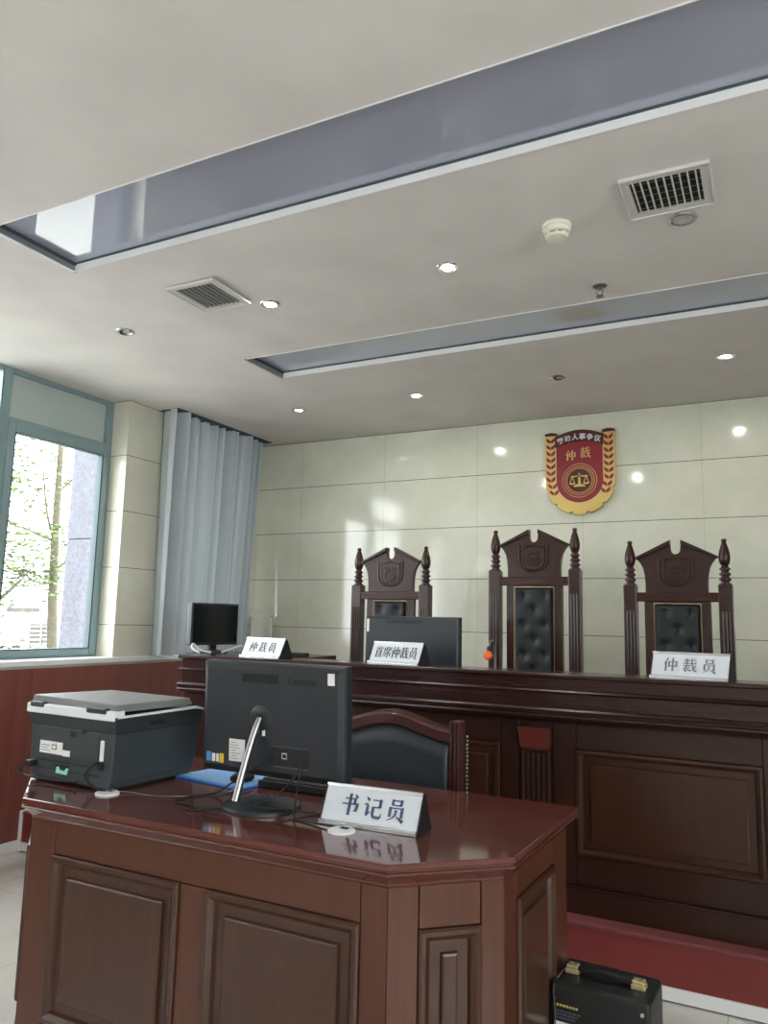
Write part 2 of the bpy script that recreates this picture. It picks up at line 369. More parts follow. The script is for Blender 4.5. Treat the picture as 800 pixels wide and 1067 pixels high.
def window(n, a, c, upper, jamb_r=True):
    """aluminium window in the left wall from y=a to y=c: outer frame, transom, lower sash with pane, upper pane"""
    x0, x1 = -3.985, -3.935
    f = MB(); z0, z1 = 1.03, CEIL
    if jamb_r: f.box(x0, x1, c-.052, c+.008, z0, z1)
    else: f.box(x0, x1, c-.052, c-.046, z0, z1)
    f.box(x0, x1, a-.030, a+.022, z0, z1)
    f.box(x0, x1, a+.022, c-.052, z0, z0+.03); f.box(x0, x1, a+.022, c-.052, 2.385, 2.435); f.box(x0, x1, a+.022, c-.052, z1-.03, z1)
    o = struct(f.build('window_%d' % n, M['frame_teal'], bevel=.003))
    s = MB(); xs0, xs1 = -3.965, -3.925
    yA, yB, zA, zB = a+.018, c-.025, 1.045, 2.41
    s.box(xs0, xs1, yA, yA+.048, zA, zB); s.box(xs0, xs1, yB-.045, yB, zA, zB); s.box(xs0, xs1, yA+.048, yB-.045, zA, zA+.038); s.box(xs0, xs1, yA+.048, yB-.045, zB-.06, zB)
    s.build('sash', M['frame_teal'], o, bevel=.003)
    g = MB(); gy0, gy1, gz0, gz1 = yA+.048, yB-.045, zA+.038, zB-.06
    g.box(xs0-.004, xs1+.001, gy0, gy0+.006, gz0, gz1); g.box(xs0-.004, xs1+.001, gy1-.010, gy1, gz0, gz1); g.box(xs0-.004, xs1+.001, gy0, gy1, gz0, gz0+.006); g.box(xs0-.004, xs1+.001, gy0, gy1, gz1-.004, gz1)
    g.build('gasket', M['gasket'], o)
    MB().box(-3.952, -3.946, gy0-.01, gy1+.01, gz0-.01, gz1+.01).build('pane', M['glass'], o)
    MB().box(-3.966, -3.958, a+.02, c-.05, 2.43, z1-.028).build('frosted_pane' if upper else 'upper_pane', M['panel_grey'] if upper else M['glass'], o)
window(1, 2.83, 3.63, True)
window(2, 1.95, 2.84, False, False)
window(3, 4.06, 4.80, False)
for i, (a, c) in enumerate(LEFT_REAR): window(4+i, a, c, True)

# ------------------------------------------------------------------ outside the window
def outside():
    struct(MB().box(-60, WL-.34, -40, 60, -.6, -.3).build('ground', M['ground']))
    p = MB(); p.box(-4.30, WL-.205, 3.638, 4.02, -.3, 1.800); p.box(-4.30, WL-.205, 3.638, 4.02, 1.806, 3.2)
    o = struct(p.build('trim_5', M['granite'], bevel=.003)); MB().box(-4.295, WL-.205, 3.646, 4.0, 1.79, 1.81).build('joint', M['granite_joint'], o)
    t = thing('tree', (-9, 7.45, -.3), 'slender tree with pale trunk and sparse green leaves outside the window', 'tree')
    tr = MB(); tr.tube([(0, .12, 0), (.02, .06, .9), (-.02, .02, 1.8), (.0, -.04, 2.7), (0, -.06, 3.5), (.02, -.1, 4.6)], lambda q: .085*(1-.6*q), 10)
    tr.build('trunk', M['bark'], t, smooth=True)
    br = [[(0, -.03, 2.55), (.1, -.28, 2.95), (.15, -.42, 3.4), (.2, -.55, 3.9)], [(0, .0, 2.2), (.2, .3, 2.5), (.3, .55, 2.62)], [(0, -.04, 2.6), (-.1, -.5, 2.75), (-.2, -1.0, 2.8)], [(0, 0, 2.05), (.1, -.3, 2.0), (.2, -.75, 2.15)], [(0, -.06, 3.3), (.1, .3, 3.7), (.1, .6, 3.9)]]
    for q in br: MB().tube(q, lambda s: .022*(1-.7*s), 6).build('branch', M['bark'], t, smooth=True)
    rnd = random.Random(3)
    lf = MB()
    def leaves(n, cx, cy, cz, sx, sy, sz, r):
        for _ in range(n):
            c = Vector((rnd.gauss(cx, sx), rnd.gauss(cy, sy), rnd.gauss(cz, sz))); m = Matrix.Rotation(rnd.uniform(0, 6.3), 3, 'Z') @ Matrix.Rotation(rnd.uniform(-1.2, 1.2), 3, 'X'); k = r*rnd.uniform(.6, 1.4)
            lf.f([lf.v(c+m @ Vector(q)*k) for q in ((-1, 0, 0), (-.3, -.5, .1), (.5, -.4, .05), (1, 0, -.1), (.5, .4, .05), (-.3, .5, .1))])
    leaves(800, 0, -.45, 2.5, .4, .42, .24, .036); leaves(420, 0, -.2, 2.1, .3, .4, .14, .034); leaves(260, .1, -.62, 3.45, .2, .3, .25, .036)
    leaves(190, .1, .2, 3.35, .2, .28, .3, .036); leaves(150, 0, .4, 2.4, .2, .25, .3, .034); leaves(240, .1, -.9, 3.2, .2, .2, .3, .036); leaves(110, .1, -.8, 1.85, .2, .18, .15, .032); leaves(120, .1, -.1, 3.95, .3, .5, .15, .036)
    o = lf.build('foliage', M['leaf'], t); o['kind'] = 'stuff'
    t = thing('tree', (-9, 6.25, -.3), 'darker tree at the left window edge with a branch rising to the right', 'tree')
    MB().tube([(0, 0, 0), (.02, .02, 1.4), (0, 0, 2.4), (0, -.05, 3.6)], lambda q: .09*(1-.5*q), 10).build('trunk', M['bark'], t, smooth=True)
    MB().tube([(0, .02, 1.55), (0, .35, 1.75), (0, .62, 1.98), (0, .8, 2.18)], lambda q: .034*(1-.7*q), 6).build('branch', M['bark'], t, smooth=True)
    lf = MB(); leaves(70, 0, .68, 2.1, .15, .2, .08, .045); leaves(160, 0, .0, 2.5, .2, .3, .3, .05); leaves(90, 0, .2, 1.6, .2, .12, .2, .05)
    o = lf.build('foliage', M['leaf_dark'], t); o['kind'] = 'stuff'
    t = thing('shrub', (-9, 6.75, -.3), 'low shrub outside at the foot of the window', 'shrub')
    MB().tube([(0, 0, 0), (0, .02, .6), (0, -.03, .9)], .02, 6).build('stem', M['bark'], t)
    lf = MB(); leaves(260, 0, 0, 1.0, .2, .25, .14, .045); o = lf.build('foliage', M['leaf_dark'], t); o['kind'] = 'stuff'
    t = thing('building', (-20, 14, -.3), 'pale building across the courtyard with a small barred window', 'building')
    MB().box(-6, 0, -9, 14, 0, 4.0).build('wall', M['building'], t)
    for ya, yb in ((1.85, 2.2), (2.28, 2.62)):
        wdw = MB().box(0, .05, ya, yb, .62, 1.28).build('window', M['building_win'], t)
        g = MB()
        for k in range(5): g.box(.05, .08, ya, yb, .66+k*.13, .69+k*.13)
        g.build('grille', M['building'], wdw)
    MB().box(0, .3, 1.0, 1.9, 1.62, 1.75).build('canopy', M['building_win'], t)
outside()

# ------------------------------------------------------------------ curtain
def curtain(name, y0, y1, z0, z1, x, folds, amp, m, label, group=None, seed=1):
    rnd = random.Random(seed); ph = [rnd.uniform(0, 6.3) for _ in range(6)]
    ny, nz = 220, 26; b = MB(); rows = []
    for j in range(nz+1):
        t = j/nz; row = []
        for i in range(ny+1):
            s = i/ny
            sag = (1-t)
            yy = y0+(y1-y0)*s-(.13*sag**1.0*(s-.25) if s > .25 else .0)+.012*math.sin(9*s+ph[0])*sag
            q = s*folds*2*PI+1.6*math.sin(3.1*2*PI*s*.6+ph[1])+.5*math.sin(11*s+ph[2])+.35*sag*math.sin(7*s+ph[3])
            a = amp*(.75+.35*math.sin(5.3*s*2+ph[4]))*(.72+.28*t)
            w = math.sin(q)*.8+.2*math.sin(3*q+1.1)+.18*math.sin(1.7*q+ph[4])
            xx = x+a*(abs(w)**.75)*(1 if w > 0 else -1)+.35*a*math.sin(2.3*q+ph[5])+.01*sag*math.sin(23*s)
            row.append(b.v((xx, yy, z0+(z1-z0)*t)))
        rows.append(row)
    for A, B in zip(rows, rows[1:]):
        for i in range(ny): b.f((A[i], A[i+1], B[i+1], B[i]))
    o = b.build(name, m, smooth=True)
    return tag(o, label, 'curtain', group)
curtain('curtain', 3.885, 4.985, 1.036, 2.722, -3.70, 9.5, .075, M['curtain'], 'long grey pleated curtain in the back left corner beside the window', seed=4)
r = MB().box(-3.78, -3.61, 3.90, 5.0, 2.722, 2.727).build('slot_shade_strip', M['gasket']); tag(r, 'dark strip painted as the shaded ceiling slot above the pleated curtain', 'slot shade')  # flat dark strip stands in for the shade inside the curtain slot
for i, (a, c) in enumerate(LEFT_REAR):  # curtains added out of view to dim and soften the rear daylight
    curtain('added_sheer_curtain', a-.05, c+.05, 1.036, 2.72, -3.70, (c-a)*8, .028, M['sheer'], 'unseen white sheer curtain added to soften daylight at a side window, '+('far behind the camera', 'just behind the camera', 'beside the camera')[i], 'added sheer curtains behind the camera', seed=20+i)

# ------------------------------------------------------------------ platform
def platform():
    t = thing('platform', (0, 3.04, 0), 'low red platform along the back wall carrying the long judges bench', 'platform')
    y1 = WB-3.04
    MB().box(WL+.03, WR-.002, .0, y1-.002, .05, .19).build('riser_board', M['red_board'], t, bevel=.002)
    MB().box(WL+.03, WR-.002, -.006, y1-.002, .19, .21).build('carpet_top', M['red_top'], t, bevel=.006)
    MB().box(WL+.03, WR-.002, -.008, .03, .006, .05).build('skirting', M['trim_white'], t, bevel=.003)
    MB().box(WL+.03, WR-.002, .004, .03, .0, .006).build('shadow_gap', M['dark_hole'], t)
    MB().box(WL+.013, WL+.03, -.012, .03, .0, .215).build('corner_strip', M['trim_white'], t, bevel=.003)
platform()

# ------------------------------------------------------------------ judges bench
PANEL = [(0, -.012), (0, .006), (.004, .011), (.012, .012), (.018, .006), (.022, .002), (.026, -.008), (.048, -.008), (.050, .001), (.054, .003)]
def bench():
    Z = 1.112; P = .211
    t = thing('judges_bench', (0, 0, 0), 'long dark panelled judges bench standing on the red platform', 'bench')
    poly = [(-2.64, 2.955), (-1.75, 3.0), (.95, 3.0), (.95, 3.20), (-1.76, 3.20), (-2.76, 3.15)]
    prof = [(.004, Z), (0, Z-.004), (0, Z-.013), (.006, Z-.017), (.020, Z-.019), (.022, Z-.060), (.006, Z-.063), (.0, Z-.069), (.008, Z-.076), (.020, Z-.078), (.022, Z-.130),
            (.004, Z-.133), (-.002, Z-.140), (.002, Z-.148), (.010, Z-.150), (.010, Z-.154), (.0, Z-.157), (-.001, Z-.164), (.016, Z-.176), (.05, Z-.187), (.085, Z-.195), (.094, Z-.197)]
    MB().loft([[(x, y, z) for x, y in inset(poly, d)] for d, z in prof]).build('bench_top', M['bench_top'], t)
    MB().prism([(-2.76, 3.152), (-2.08, 3.188), (-2.10, 3.58), (-2.98, 3.54)], P, Z-.0005, 'z').build('end_cabinet', M['bench_top'], t, bevel=.004)
    MB().box(-2.07, .93, 3.205, 3.72, .955, .985).build('work_surface', M['bench_top'], t, bevel=.004)
    for x in (-1.62, -.815, .4): MB().box(x-.02, x+.02, 3.21, 3.70, P, .955).build('support_panel', M['bench_wood'], t)
    zt = Z-.192
    body = [(-2.55, 3.075), (-1.75, 3.123), (.85, 3.123), (.85, 3.19), (-1.75, 3.19), (-2.55, 3.142)]
    # back and end boards
    for i in (2, 5):
        m, L = frame_at(body[i], body[(i+1) % 6]); MB(m).box(0, L, -.02, 0, P, zt).build('end_board', M['bench_wood'], t)
    def front(p0, p1, cells):
        m, L = frame_at(p0, p1)
        b = MB(m); b.box(0, L, -.05, -.012, P, zt)            # backing
        b.box(0, L, -.012, .018, P, P+.092)                    # base board
        b.build('front_board', M['bench_wood'], t)
        MB(m).box(0, L, -.012, .024, P+.092, P+.100).build('base_bead', M['bench_top'], t, bevel=.003)
        rail = MB(m)
        for kind, a, c in cells:
            if kind == 'panel':
                for (xa, xb, za, zb) in ((a+.0015, c-.0015, P+.1, .421), (a+.0015, c-.0015, .818, zt)): rail.box(xa, xb, -.012, 0, za, zb)
            elif kind == 'stile': rail.box(a+.0015, c-.0015, -.012, 0, P+.1, zt)
        rail.build('rail', M['bench_wood'], t, bevel=.0015, seg=1)
        for kind, a, c in cells:
            if kind == 'panel':
                q = MB(m); ring_panel(q, a, c, .421, .818, [(i*1.1, h) for i, h in PANEL]); q.build('front_panel', M['bench_panel'], t)
            if kind == 'key':
                cx = (a+c)/2
                pl = MB(m); wd = .058
                pl.box(cx-wd, cx+wd, -.012, .004, P+.1, .80)
                for k in range(6):
                    xx = cx-wd+.006+k*(2*wd-.012)/5; pl.box(xx-.006, xx+.006, .004, .012, P+.13, .785)
                pl.build('fluted_pilaster', M['bench_wood'], t, bevel=.002)
                ks = MB(m); ks.loft([[(cx-.055, -.012, .802), (cx+.055, -.012, .802), (cx+.055, .02, .802), (cx-.055, .02, .802)], [(cx-.060, -.012, .815), (cx+.060, -.012, .815), (cx+.060, .030, .815), (cx-.060, .030, .815)], [(cx-.064, -.012, .892), (cx+.064, -.012, .892), (cx+.064, .045, .892), (cx-.064, .045, .892)]])
                ks.build('keystone', M['keystone'], t, bevel=.003)
    p0, p1 = body[1], body[2]
    def c(x): return x-p0[0]
    front(p0, p1, [('stile', 0, c(-1.69)), ('panel', c(-1.69), c(-1.035)), ('stile', c(-1.035), c(-.955)), ('key', c(-.955), c(-.815)), ('stile', c(-.815), c(-.724)), ('panel', c(-.724), c(-.061)), ('stile', c(-.061), c(.03)), ('key', c(.03), c(.17)), ('stile', c(.17), c(.22)), ('panel', c(.22), c(.82))])
    m, L = frame_at(body[0], body[1])
    front(body[0], body[1], [('stile', 0, .06), ('panel', .06, .57), ('stile', .57, .61), ('key', .61, .75), ('stile', .75, L)])
bench()

# ------------------------------------------------------------------ judges chairs
def carved_shield(mb, cx, cz, w, h, y):
    """relief of a shield with rings on the crest"""
    U = [(cx-w/2, cz+h*.5), (cx-w/2, cz-h*.05)]+[(cx-w/2*math.cos(a), cz-h*.05-h*.42*math.sin(a)) for a in [PI*k/12 for k in range(1, 12)]]+[(cx+w/2, cz-h*.05), (cx+w/2, cz+h*.5)]
    mb.tube([(x, y, z) for x, z in U], .0048, 6, smooth=False)
    U2 = [(cx+(x-cx)*.74, cz+(z-cz)*.86) for x, z in U]
    mb.tube([(x, y, z) for x, z in U2], .004, 6, smooth=False)
    mb.tube([(cx-w*.37, y, cz+h*.36), (cx, y, cz+h*.46), (cx+w*.37, y, cz+h*.36)], .004, 6)
    for r in (.23, .18): mb.tube([(cx+w*r*math.cos(2*PI*k/16), y, cz-h*.06+w*r*math.sin(2*PI*k/16)) for k in range(17)], .0025, 6, smooth=False)
    c0 = cz-h*.06
    for P in ([(-.10, .05), (.10, .05)], [(0, .09), (0, -.08)], [(-.05, -.09), (.05, -.09)], [(-.10, .05), (-.13, -.03)], [(-.10, .05), (-.07, -.03)], [(-.13, -.03), (-.07, -.03)], [(.10, .05), (.13, -.03)], [(.10, .05), (.07, -.03)], [(.13, -.03), (.07, -.03)]):
        mb.tube([(cx+w*a, y, c0+w*b) for a, b in P], .0028, 5, smooth=False)
    for sx in (-1, 1):
        for k in range(7): mb.ball((cx+sx*w*.435, y, cz+h*.42-k*h*.085), .006, (1, .6, .8), 6, 5)
        for k in (.07, .2): mb.box(cx+sx*w*k-.006, cx+sx*w*k+.006, y-.003, y+.002, cz+h*.17, cz+h*.27)
def judge_chair(loc, top, label, rz=0):
    """top = height of the post tops above the platform; chair faces -y, origin on the platform below the back"""
    t = thing('judge_chair', loc, label, 'chair', rz, 'high backed judges chairs behind the bench')
    W = .259; pw = .033; dz = top-1.295
    lean = 0.03
    for s in (-1, 1):
        x = s*(W-pw)
        b = MB(); b.box(x-pw, x+pw, -.03, .03, 0, top)
        for k in (-.016, 0, .016): b.box(x+k-.0045, x+k+.0045, -.036, -.028, .7, top-.13)
        o = b.build('post', M['chair_wood'], t, bevel=.004)
        MB().lathe([(.030, 0), (.030, .006), (.021, .010), (.020, .018), (.029, .024), (.029, .030), (.020, .036), (.019, .044), (.028, .050), (.028, .056), (.019, .062), (.018, .070), (.026, .076), (.026, .082), (.018, .088), (.016, .096),
                    (.022, .104), (.027, .122), (.028, .140), (.025, .162), (.019, .186), (.013, .204), (.010, .212), (.013, .217), (.012, .226), (.008, .230)], (x, 0, top), 16).build('finial', M['chair_wood'], o, smooth=True)
    b = MB(); b.box(-W+2*pw-.004, W-2*pw+.004, -.024, .02, top-.085, top-.038)
    for k in range(3): b.box(-W+2*pw, W-2*pw, -.028, -.02, top-.080+k*.0145, top-.070+k*.0145)
    b.build('top_rail', M['chair_rail'], t, bevel=.0015, seg=1)
    # crest: pediment with a notch
    zb = top-.040; e = .193
    pts = [(.150, zb), (.150, zb+.05), (.153, zb+.09), (.160, zb+.125), (.172, zb+.150), (.186, zb+.168)]
    notch = [(.023*math.cos(a), zb+.222-.026*math.sin(a)) for a in [PI*k/10 for k in range(11)]]
    poly = pts+[(e, zb+.176), (.025, zb+.262)]+notch+[(-.025, zb+.262), (-e, zb+.176)]+[(-x, z) for x, z in pts[::-1]]
    cr = MB().prism(poly, -.016, .014, 'y').build('crest', M['chair_wood'], t, bevel=.002)
    for s in (-1, 1):
        MB().prism([(s*e*1.015, zb+.170), (s*e*1.03, zb+.182), (s*.025, zb+.269), (s*.025, zb+.243)], -.030, .02, 'y').build('pediment_moulding', M['chair_wood'], cr, bevel=.003)
    b = MB(); carved_shield(b, 0, zb+.105, .165, .155, -.017); b.build('carved_shield', M['chair_wood'], cr, smooth=True)
    # backrest board and tufted pad
    z0, z1 = .46, top-.085
    MB().box(-.158, .158, -.012, .016, z0, z1).build('back_board', M['chair_wood'], t, bevel=.002)
    pz0, pz1, px = .50, top-.098, .107
    btn = []; z = pz1-.045; odd = 0
    while z > pz0+.03:
        btn += [(-.058, z), (.058, z)] if not odd else [(0, z)]
        odd ^= 1; z -= .081
    b = MB(); nx, nz = 22, 70; rows = []
    for j in range(nz+1):
        row = []
        for i in range(nx+1):
            x = -px+2*px*i/nx; zz = pz0+(pz1-pz0)*j/nz
            ed = min(1, min(px-abs(x), zz-pz0, pz1-zz)/.02); h = .026*math.sqrt(max(0, 1-(1-ed)**2))
            for bx, bz in btn:
                d = math.hypot(x-bx, zz-bz); h -= .019*math.exp(-(d/.026)**2)
            row.append(b.v((x, -.0125-max(h, .0), zz)))
        rows.append(row)
    for A, B in zip(rows, rows[1:]):
        for i in range(nx): b.f((A[i], A[i+1], B[i+1], B[i]))
    pad = b.build('tufted_pad', M['leather'], t, smooth=True)
    for bx, bz in btn: MB().ball((bx, -.0215, bz), .007, (1, .5, 1), 8, 6).build('button', M['leather'], pad, smooth=True)
    st = MB()
    z = pz0
    while z < pz1+.004: st.ball((-px-.004, -.014, z), .0028, (1, .7, 1), 6, 4); st.ball((px+.004, -.014, z), .0028, (1, .7, 1), 6, 4); z += .0105
    x = -px
    while x < px: st.ball((x, -.014, pz1+.004), .0028, (1, .7, 1), 6, 4); x += .0105
    st.build('stud_trim', M['stud'], t, smooth=True)
    # seat, arms and front legs
    MB().box(-W+.01, W-.01, -.50, -.03, .37, .43).build('seat_frame', M['chair_wood'], t, bevel=.004)
    MB().box(-W+.03, W-.03, -.49, -.04, .43, .50).build('seat', M['leather'], t, bevel=.025, seg=4)
    for s in (-1, 1):
        x = s*(W-.035); MB().box(x-.03, x+.03, -.50, -.44, 0, .37).build('leg', M['chair_wood'], t, bevel=.004)
        a = MB(); a.box(x-.028, x+.028, -.46, -.03, .66, .70); a.box(x-.022, x+.022, -.45, -.40, .43, .66); a.build('arm', M['chair_wood'], t, bevel=.006)
judge_chair((-2.055, 4.13, .2115), 1.303, 'high-backed carved chair behind the bench monitor, leftmost of the three')
judge_chair((-1.185, 4.17, .2115), 1.388, 'tallest of the three carved chairs, in the middle behind the orange-tipped microphone')
judge_chair((-.437, 4.13, .2115), 1.303, 'high-backed carved chair behind the right-hand white nameplate on the bench')

# ------------------------------------------------------------------ clerk desk
def clerk_desk():
    t = thing('clerk_desk', (0, 0, 0), 'reddish brown panelled desk with clipped corners in the foreground', 'desk')
    poly = [(-2.0, 1.61), (-.797, 1.61), (-.567, 1.82), (-.552, 2.405), (-2.23, 2.405), (-2.23, 1.82)]
    prof = [(.002, .760), (.0005, .7595), (0, .755), (0, .747), (.003, .7445), (.006, .7435), (.006, .7405), (.001, .739), (-.001, .736), (.001, .733), (.005, .731), (.010, .727), (.020, .717), (.028, .709), (.031, .703), (.033, .700)]
    MB().loft([[(x, y, z) for x, y in inset(poly, d)] for d, z in prof]).build('desk_top', M['desk_top'], t)
    body = inset(poly, .030); PR = [(i*1.15, h) for i, h in PANEL]
    def face(i, cells, top, bot=.17, rails=True):
        m, L = frame_at(body[i], body[(i+1) % 6]); b = MB(m)
        b.box(0, L, -.035, -.012, .0, .702); b.box(0, L, -.012, .010, 0, .075); b.build('carcass', M['desk_wood'], t)
        rl = MB(m); g = .0016
        for kind, a, c in cells:
            if kind == 'stile': rl.box(a+g, c-g, -.012, 0, .076, .701)
            if kind == 'mid': rl.box(a+g, c-g, -.012, 0, .076, top-g)
        a0 = cells[0][2] if cells[0][0] == 'stile' else 0; c0 = cells[-1][1] if cells[-1][0] == 'stile' else L
        rl.box(a0+g, c0-g, -.012, 0, top+g, .701); rl.box(a0+g, c0-g, -.012, 0, .076, bot-g); rl.build('rail', M['desk_wood'], t, bevel=.001, seg=1)
        for kind, a, c in cells:
            if kind == 'panel':
                q = MB(m); ring_panel(q, a, c, bot, top, PR); q.build('door_panel', M['desk_panel'], t)
        return L
    x0 = body[0][0]; L = body[1][0]-x0
    face(0, [('stile', 0, -1.885-x0), ('panel', -1.885-x0, -1.412-x0), ('mid', -1.412-x0, -1.322-x0), ('panel', -1.322-x0, -.878-x0), ('stile', -.878-x0, L)], .613)
    L = (Vector(body[2])-Vector(body[1])).length
    face(1, [('stile', 0, .075), ('panel', .075, L-.06), ('stile', L-.06, L)], .607)
    L = (Vector(body[3])-Vector(body[2])).length
    face(2, [('stile', 0, .085), ('panel', .085, L-.14), ('stile', L-.14, L)], .635)
    L = (Vector(body[0])-Vector(body[5])).length
    face(5, [('stile', 0, .06), ('panel', .06, L-.06), ('stile', L-.06, L)], .607)
    L = (Vector(body[5])-Vector(body[4])).length
    face(4, [('stile', 0, .1), ('panel', .1, L-.1), ('stile', L-.1, L)], .635)
    for (x, y) in ((-1.835, 1.778), (-1.02, 1.792)):
        g = MB(); g.lathe([(.036, .0), (.036, .004), (.033, .006), (.030, .006), (.004, .0055)], (x, y, .76), 24); o = g.build('cable_grommet', M['white_plastic'], t, smooth=True)
        MB().box(x-.010, x+.012, y+.006, y+.022, .764, .7672).build('grommet_slot', M['black_dull'], o)
clerk_desk()

# ------------------------------------------------------------------ clerk chair
def clerk_chair():
    t = thing('clerk_chair', (-1.325, 2.70, 0), 'dark leather armchair with curved wooden crest behind the clerk desk', 'chair')
    W = .285
    def crest(x):   # height of the crest's upper edge
        k = min(1, abs(x)/.25); return .915+.050*(.5+.5*math.cos(PI*k))
    for s in (-1, 1):
        x = s*(W-.018)
        b = MB(); b.box(x-.020, x+.020, -.03, .03, 0, .942); b.box(x-.020, x-.012, -.036, -.03, .5, .94); b.box(x-.005, x+.005, -.036, -.03, .5, .94); b.box(x+.012, x+.020, -.036, -.03, .5, .94)
        b.build('post', M['clerk_wood'], t, bevel=.004)
        st = MB(); z = .52
        while z < .89: st.ball((x+s*.026, .028, z), .0065, (1, 1, 1), 6, 5); z += .014
        st.build('stud_trim', M['steel'], t, smooth=True)
        MB().box(x-.022, x+.022, -.50, -.456, 0, .40).build('leg', M['clerk_wood'], t, bevel=.004)
        MB().box(x-.024, x+.024, -.26, -.03, .62, .66).build('arm', M['clerk_wood'], t, bevel=.01)
        MB().box(x-.018, x+.018, -.25, -.21, .40, .62).build('arm_support', M['clerk_wood'], t, bevel=.006)
    n = 40; xs = [-W+.038+(2*W-.076)*i/n for i in range(n+1)]
    b = MB(); b.loft([[(x, -.032, crest(x)-.052), (x, -.038, crest(x)-.046), (x, -.036, crest(x)-.012), (x, -.030, crest(x)-.008), (x, -.026, crest(x)), (x, .026, crest(x)), (x, .026, crest(x)-.052)] for x in xs]); b.build('crest_rail', M['clerk_wood'], t, smooth=True)
    b = MB(); rows = []
    for x in xs:
        e = min(1, (W-.038-abs(x))/.03); h = .02*math.sqrt(max(0, 1-(1-e)**2)); row = []
        for j in range(15):
            q = j/14; z = .47+(crest(x)-.058-.47)*q; e2 = min(1, min(q, 1-q)/.06); row.append((x, -.014-h*math.sqrt(max(0, 1-(1-e2)**2)), z))
        rows.append(row+[(x, .02, crest(x)-.058), (x, .02, .47)])
    b.loft(rows); b.build('back_pad', M['leather_grey'], t, smooth=True)
    MB().box(-W+.02, W-.02, -.50, -.03, .36, .41).build('seat_frame', M['clerk_wood'], t, bevel=.004)
    MB().box(-W+.04, W-.04, -.49, -.04, .41, .47).build('seat', M['leather_grey'], t, bevel=.025, seg=4)
clerk_chair()

# ------------------------------------------------------------------ nameplates
def nameplate(loc, rz, L, h, glyphs, size, pitch, mlet, label, fat=1.1, off=0, sx=1.0):
    t = thing('nameplate', loc, label, 'nameplate', rz, 'white tent nameplates')
    d = h*.52
    MB().prism([(-d, 0), (-d+.003, .003), (-.003, h), (.003, h), (d-.003, .003), (d, 0)], -L/2+.004, L/2-.004, 'x').build('plate', M['plate'], t)
    for s in (-1, 1):
        MB().prism([(-d-.002, 0), (-.003, h+.001), (.003, h+.001), (d+.002, 0)], s*L/2-.004 if s > 0 else -L/2, s*L/2 if s > 0 else -L/2+.004, 'x').build('end_cap', M['black_dull'], t)
    MB().prism([(-d-.004, 0), (-d-.004, .010), (-d+.004, .012), (-d+.004, 0)], -L/2, L/2-.004, 'x').build('bottom_lip', M['silver'], t, bevel=.001)
    MB().prism([(-.006, h-.006), (-.004, h+.003), (.004, h+.003), (.006, h-.006)], -L/2, L/2-.004, 'x').build('top_edge', M['silver'], t, bevel=.001)
    # text plane: x along, z up the slope, y out of the face
    a = math.atan2(d-.006, h-.003); T = Matrix.Translation((0, -d+.003, .003)) @ Matrix.Rotation(-a, 4, 'X')
    n = len(glyphs); sl = math.hypot(d-.006, h-.003)
    for i, g in enumerate(glyphs):
        b = MB(T); write(b, g, off+(i-(n-1)/2)*pitch-size*sx/2, (sl-size)/2+.003, size, -.0016, .0006, fat, sx)
        b.build('character', mlet, t)
    return t
nameplate((-.975, 1.889, .7605), R(2.0), .287, .095, (SHU, JI, YUAN), .056, .067, M['navy'], 'white nameplate with large blue characters on the clerk desk', fat=1.35, off=.006)
nameplate((-2.205, 3.085, 1.112), R(-8), .262, .092, (ZHONG, CAI, YUAN), .052, .062, M['lettering_dark'], 'white nameplate with three dark characters at the left end of the bench', off=.0)
nameplate((-1.505, 3.115, 1.112), R(-9), .275, .094, (SHOU, XI, ZHONG, CAI, YUAN), .054, .0465, M['lettering_dark'], 'white nameplate with five dark characters in front of the bench monitor', sx=.84)
nameplate((-.286, 3.105, 1.112), R(-10), .283, .094, (ZHONG, CAI, YUAN), .054, .069, M['lettering_grey'], 'white nameplate with three grey characters before the right-hand chair', off=.0)

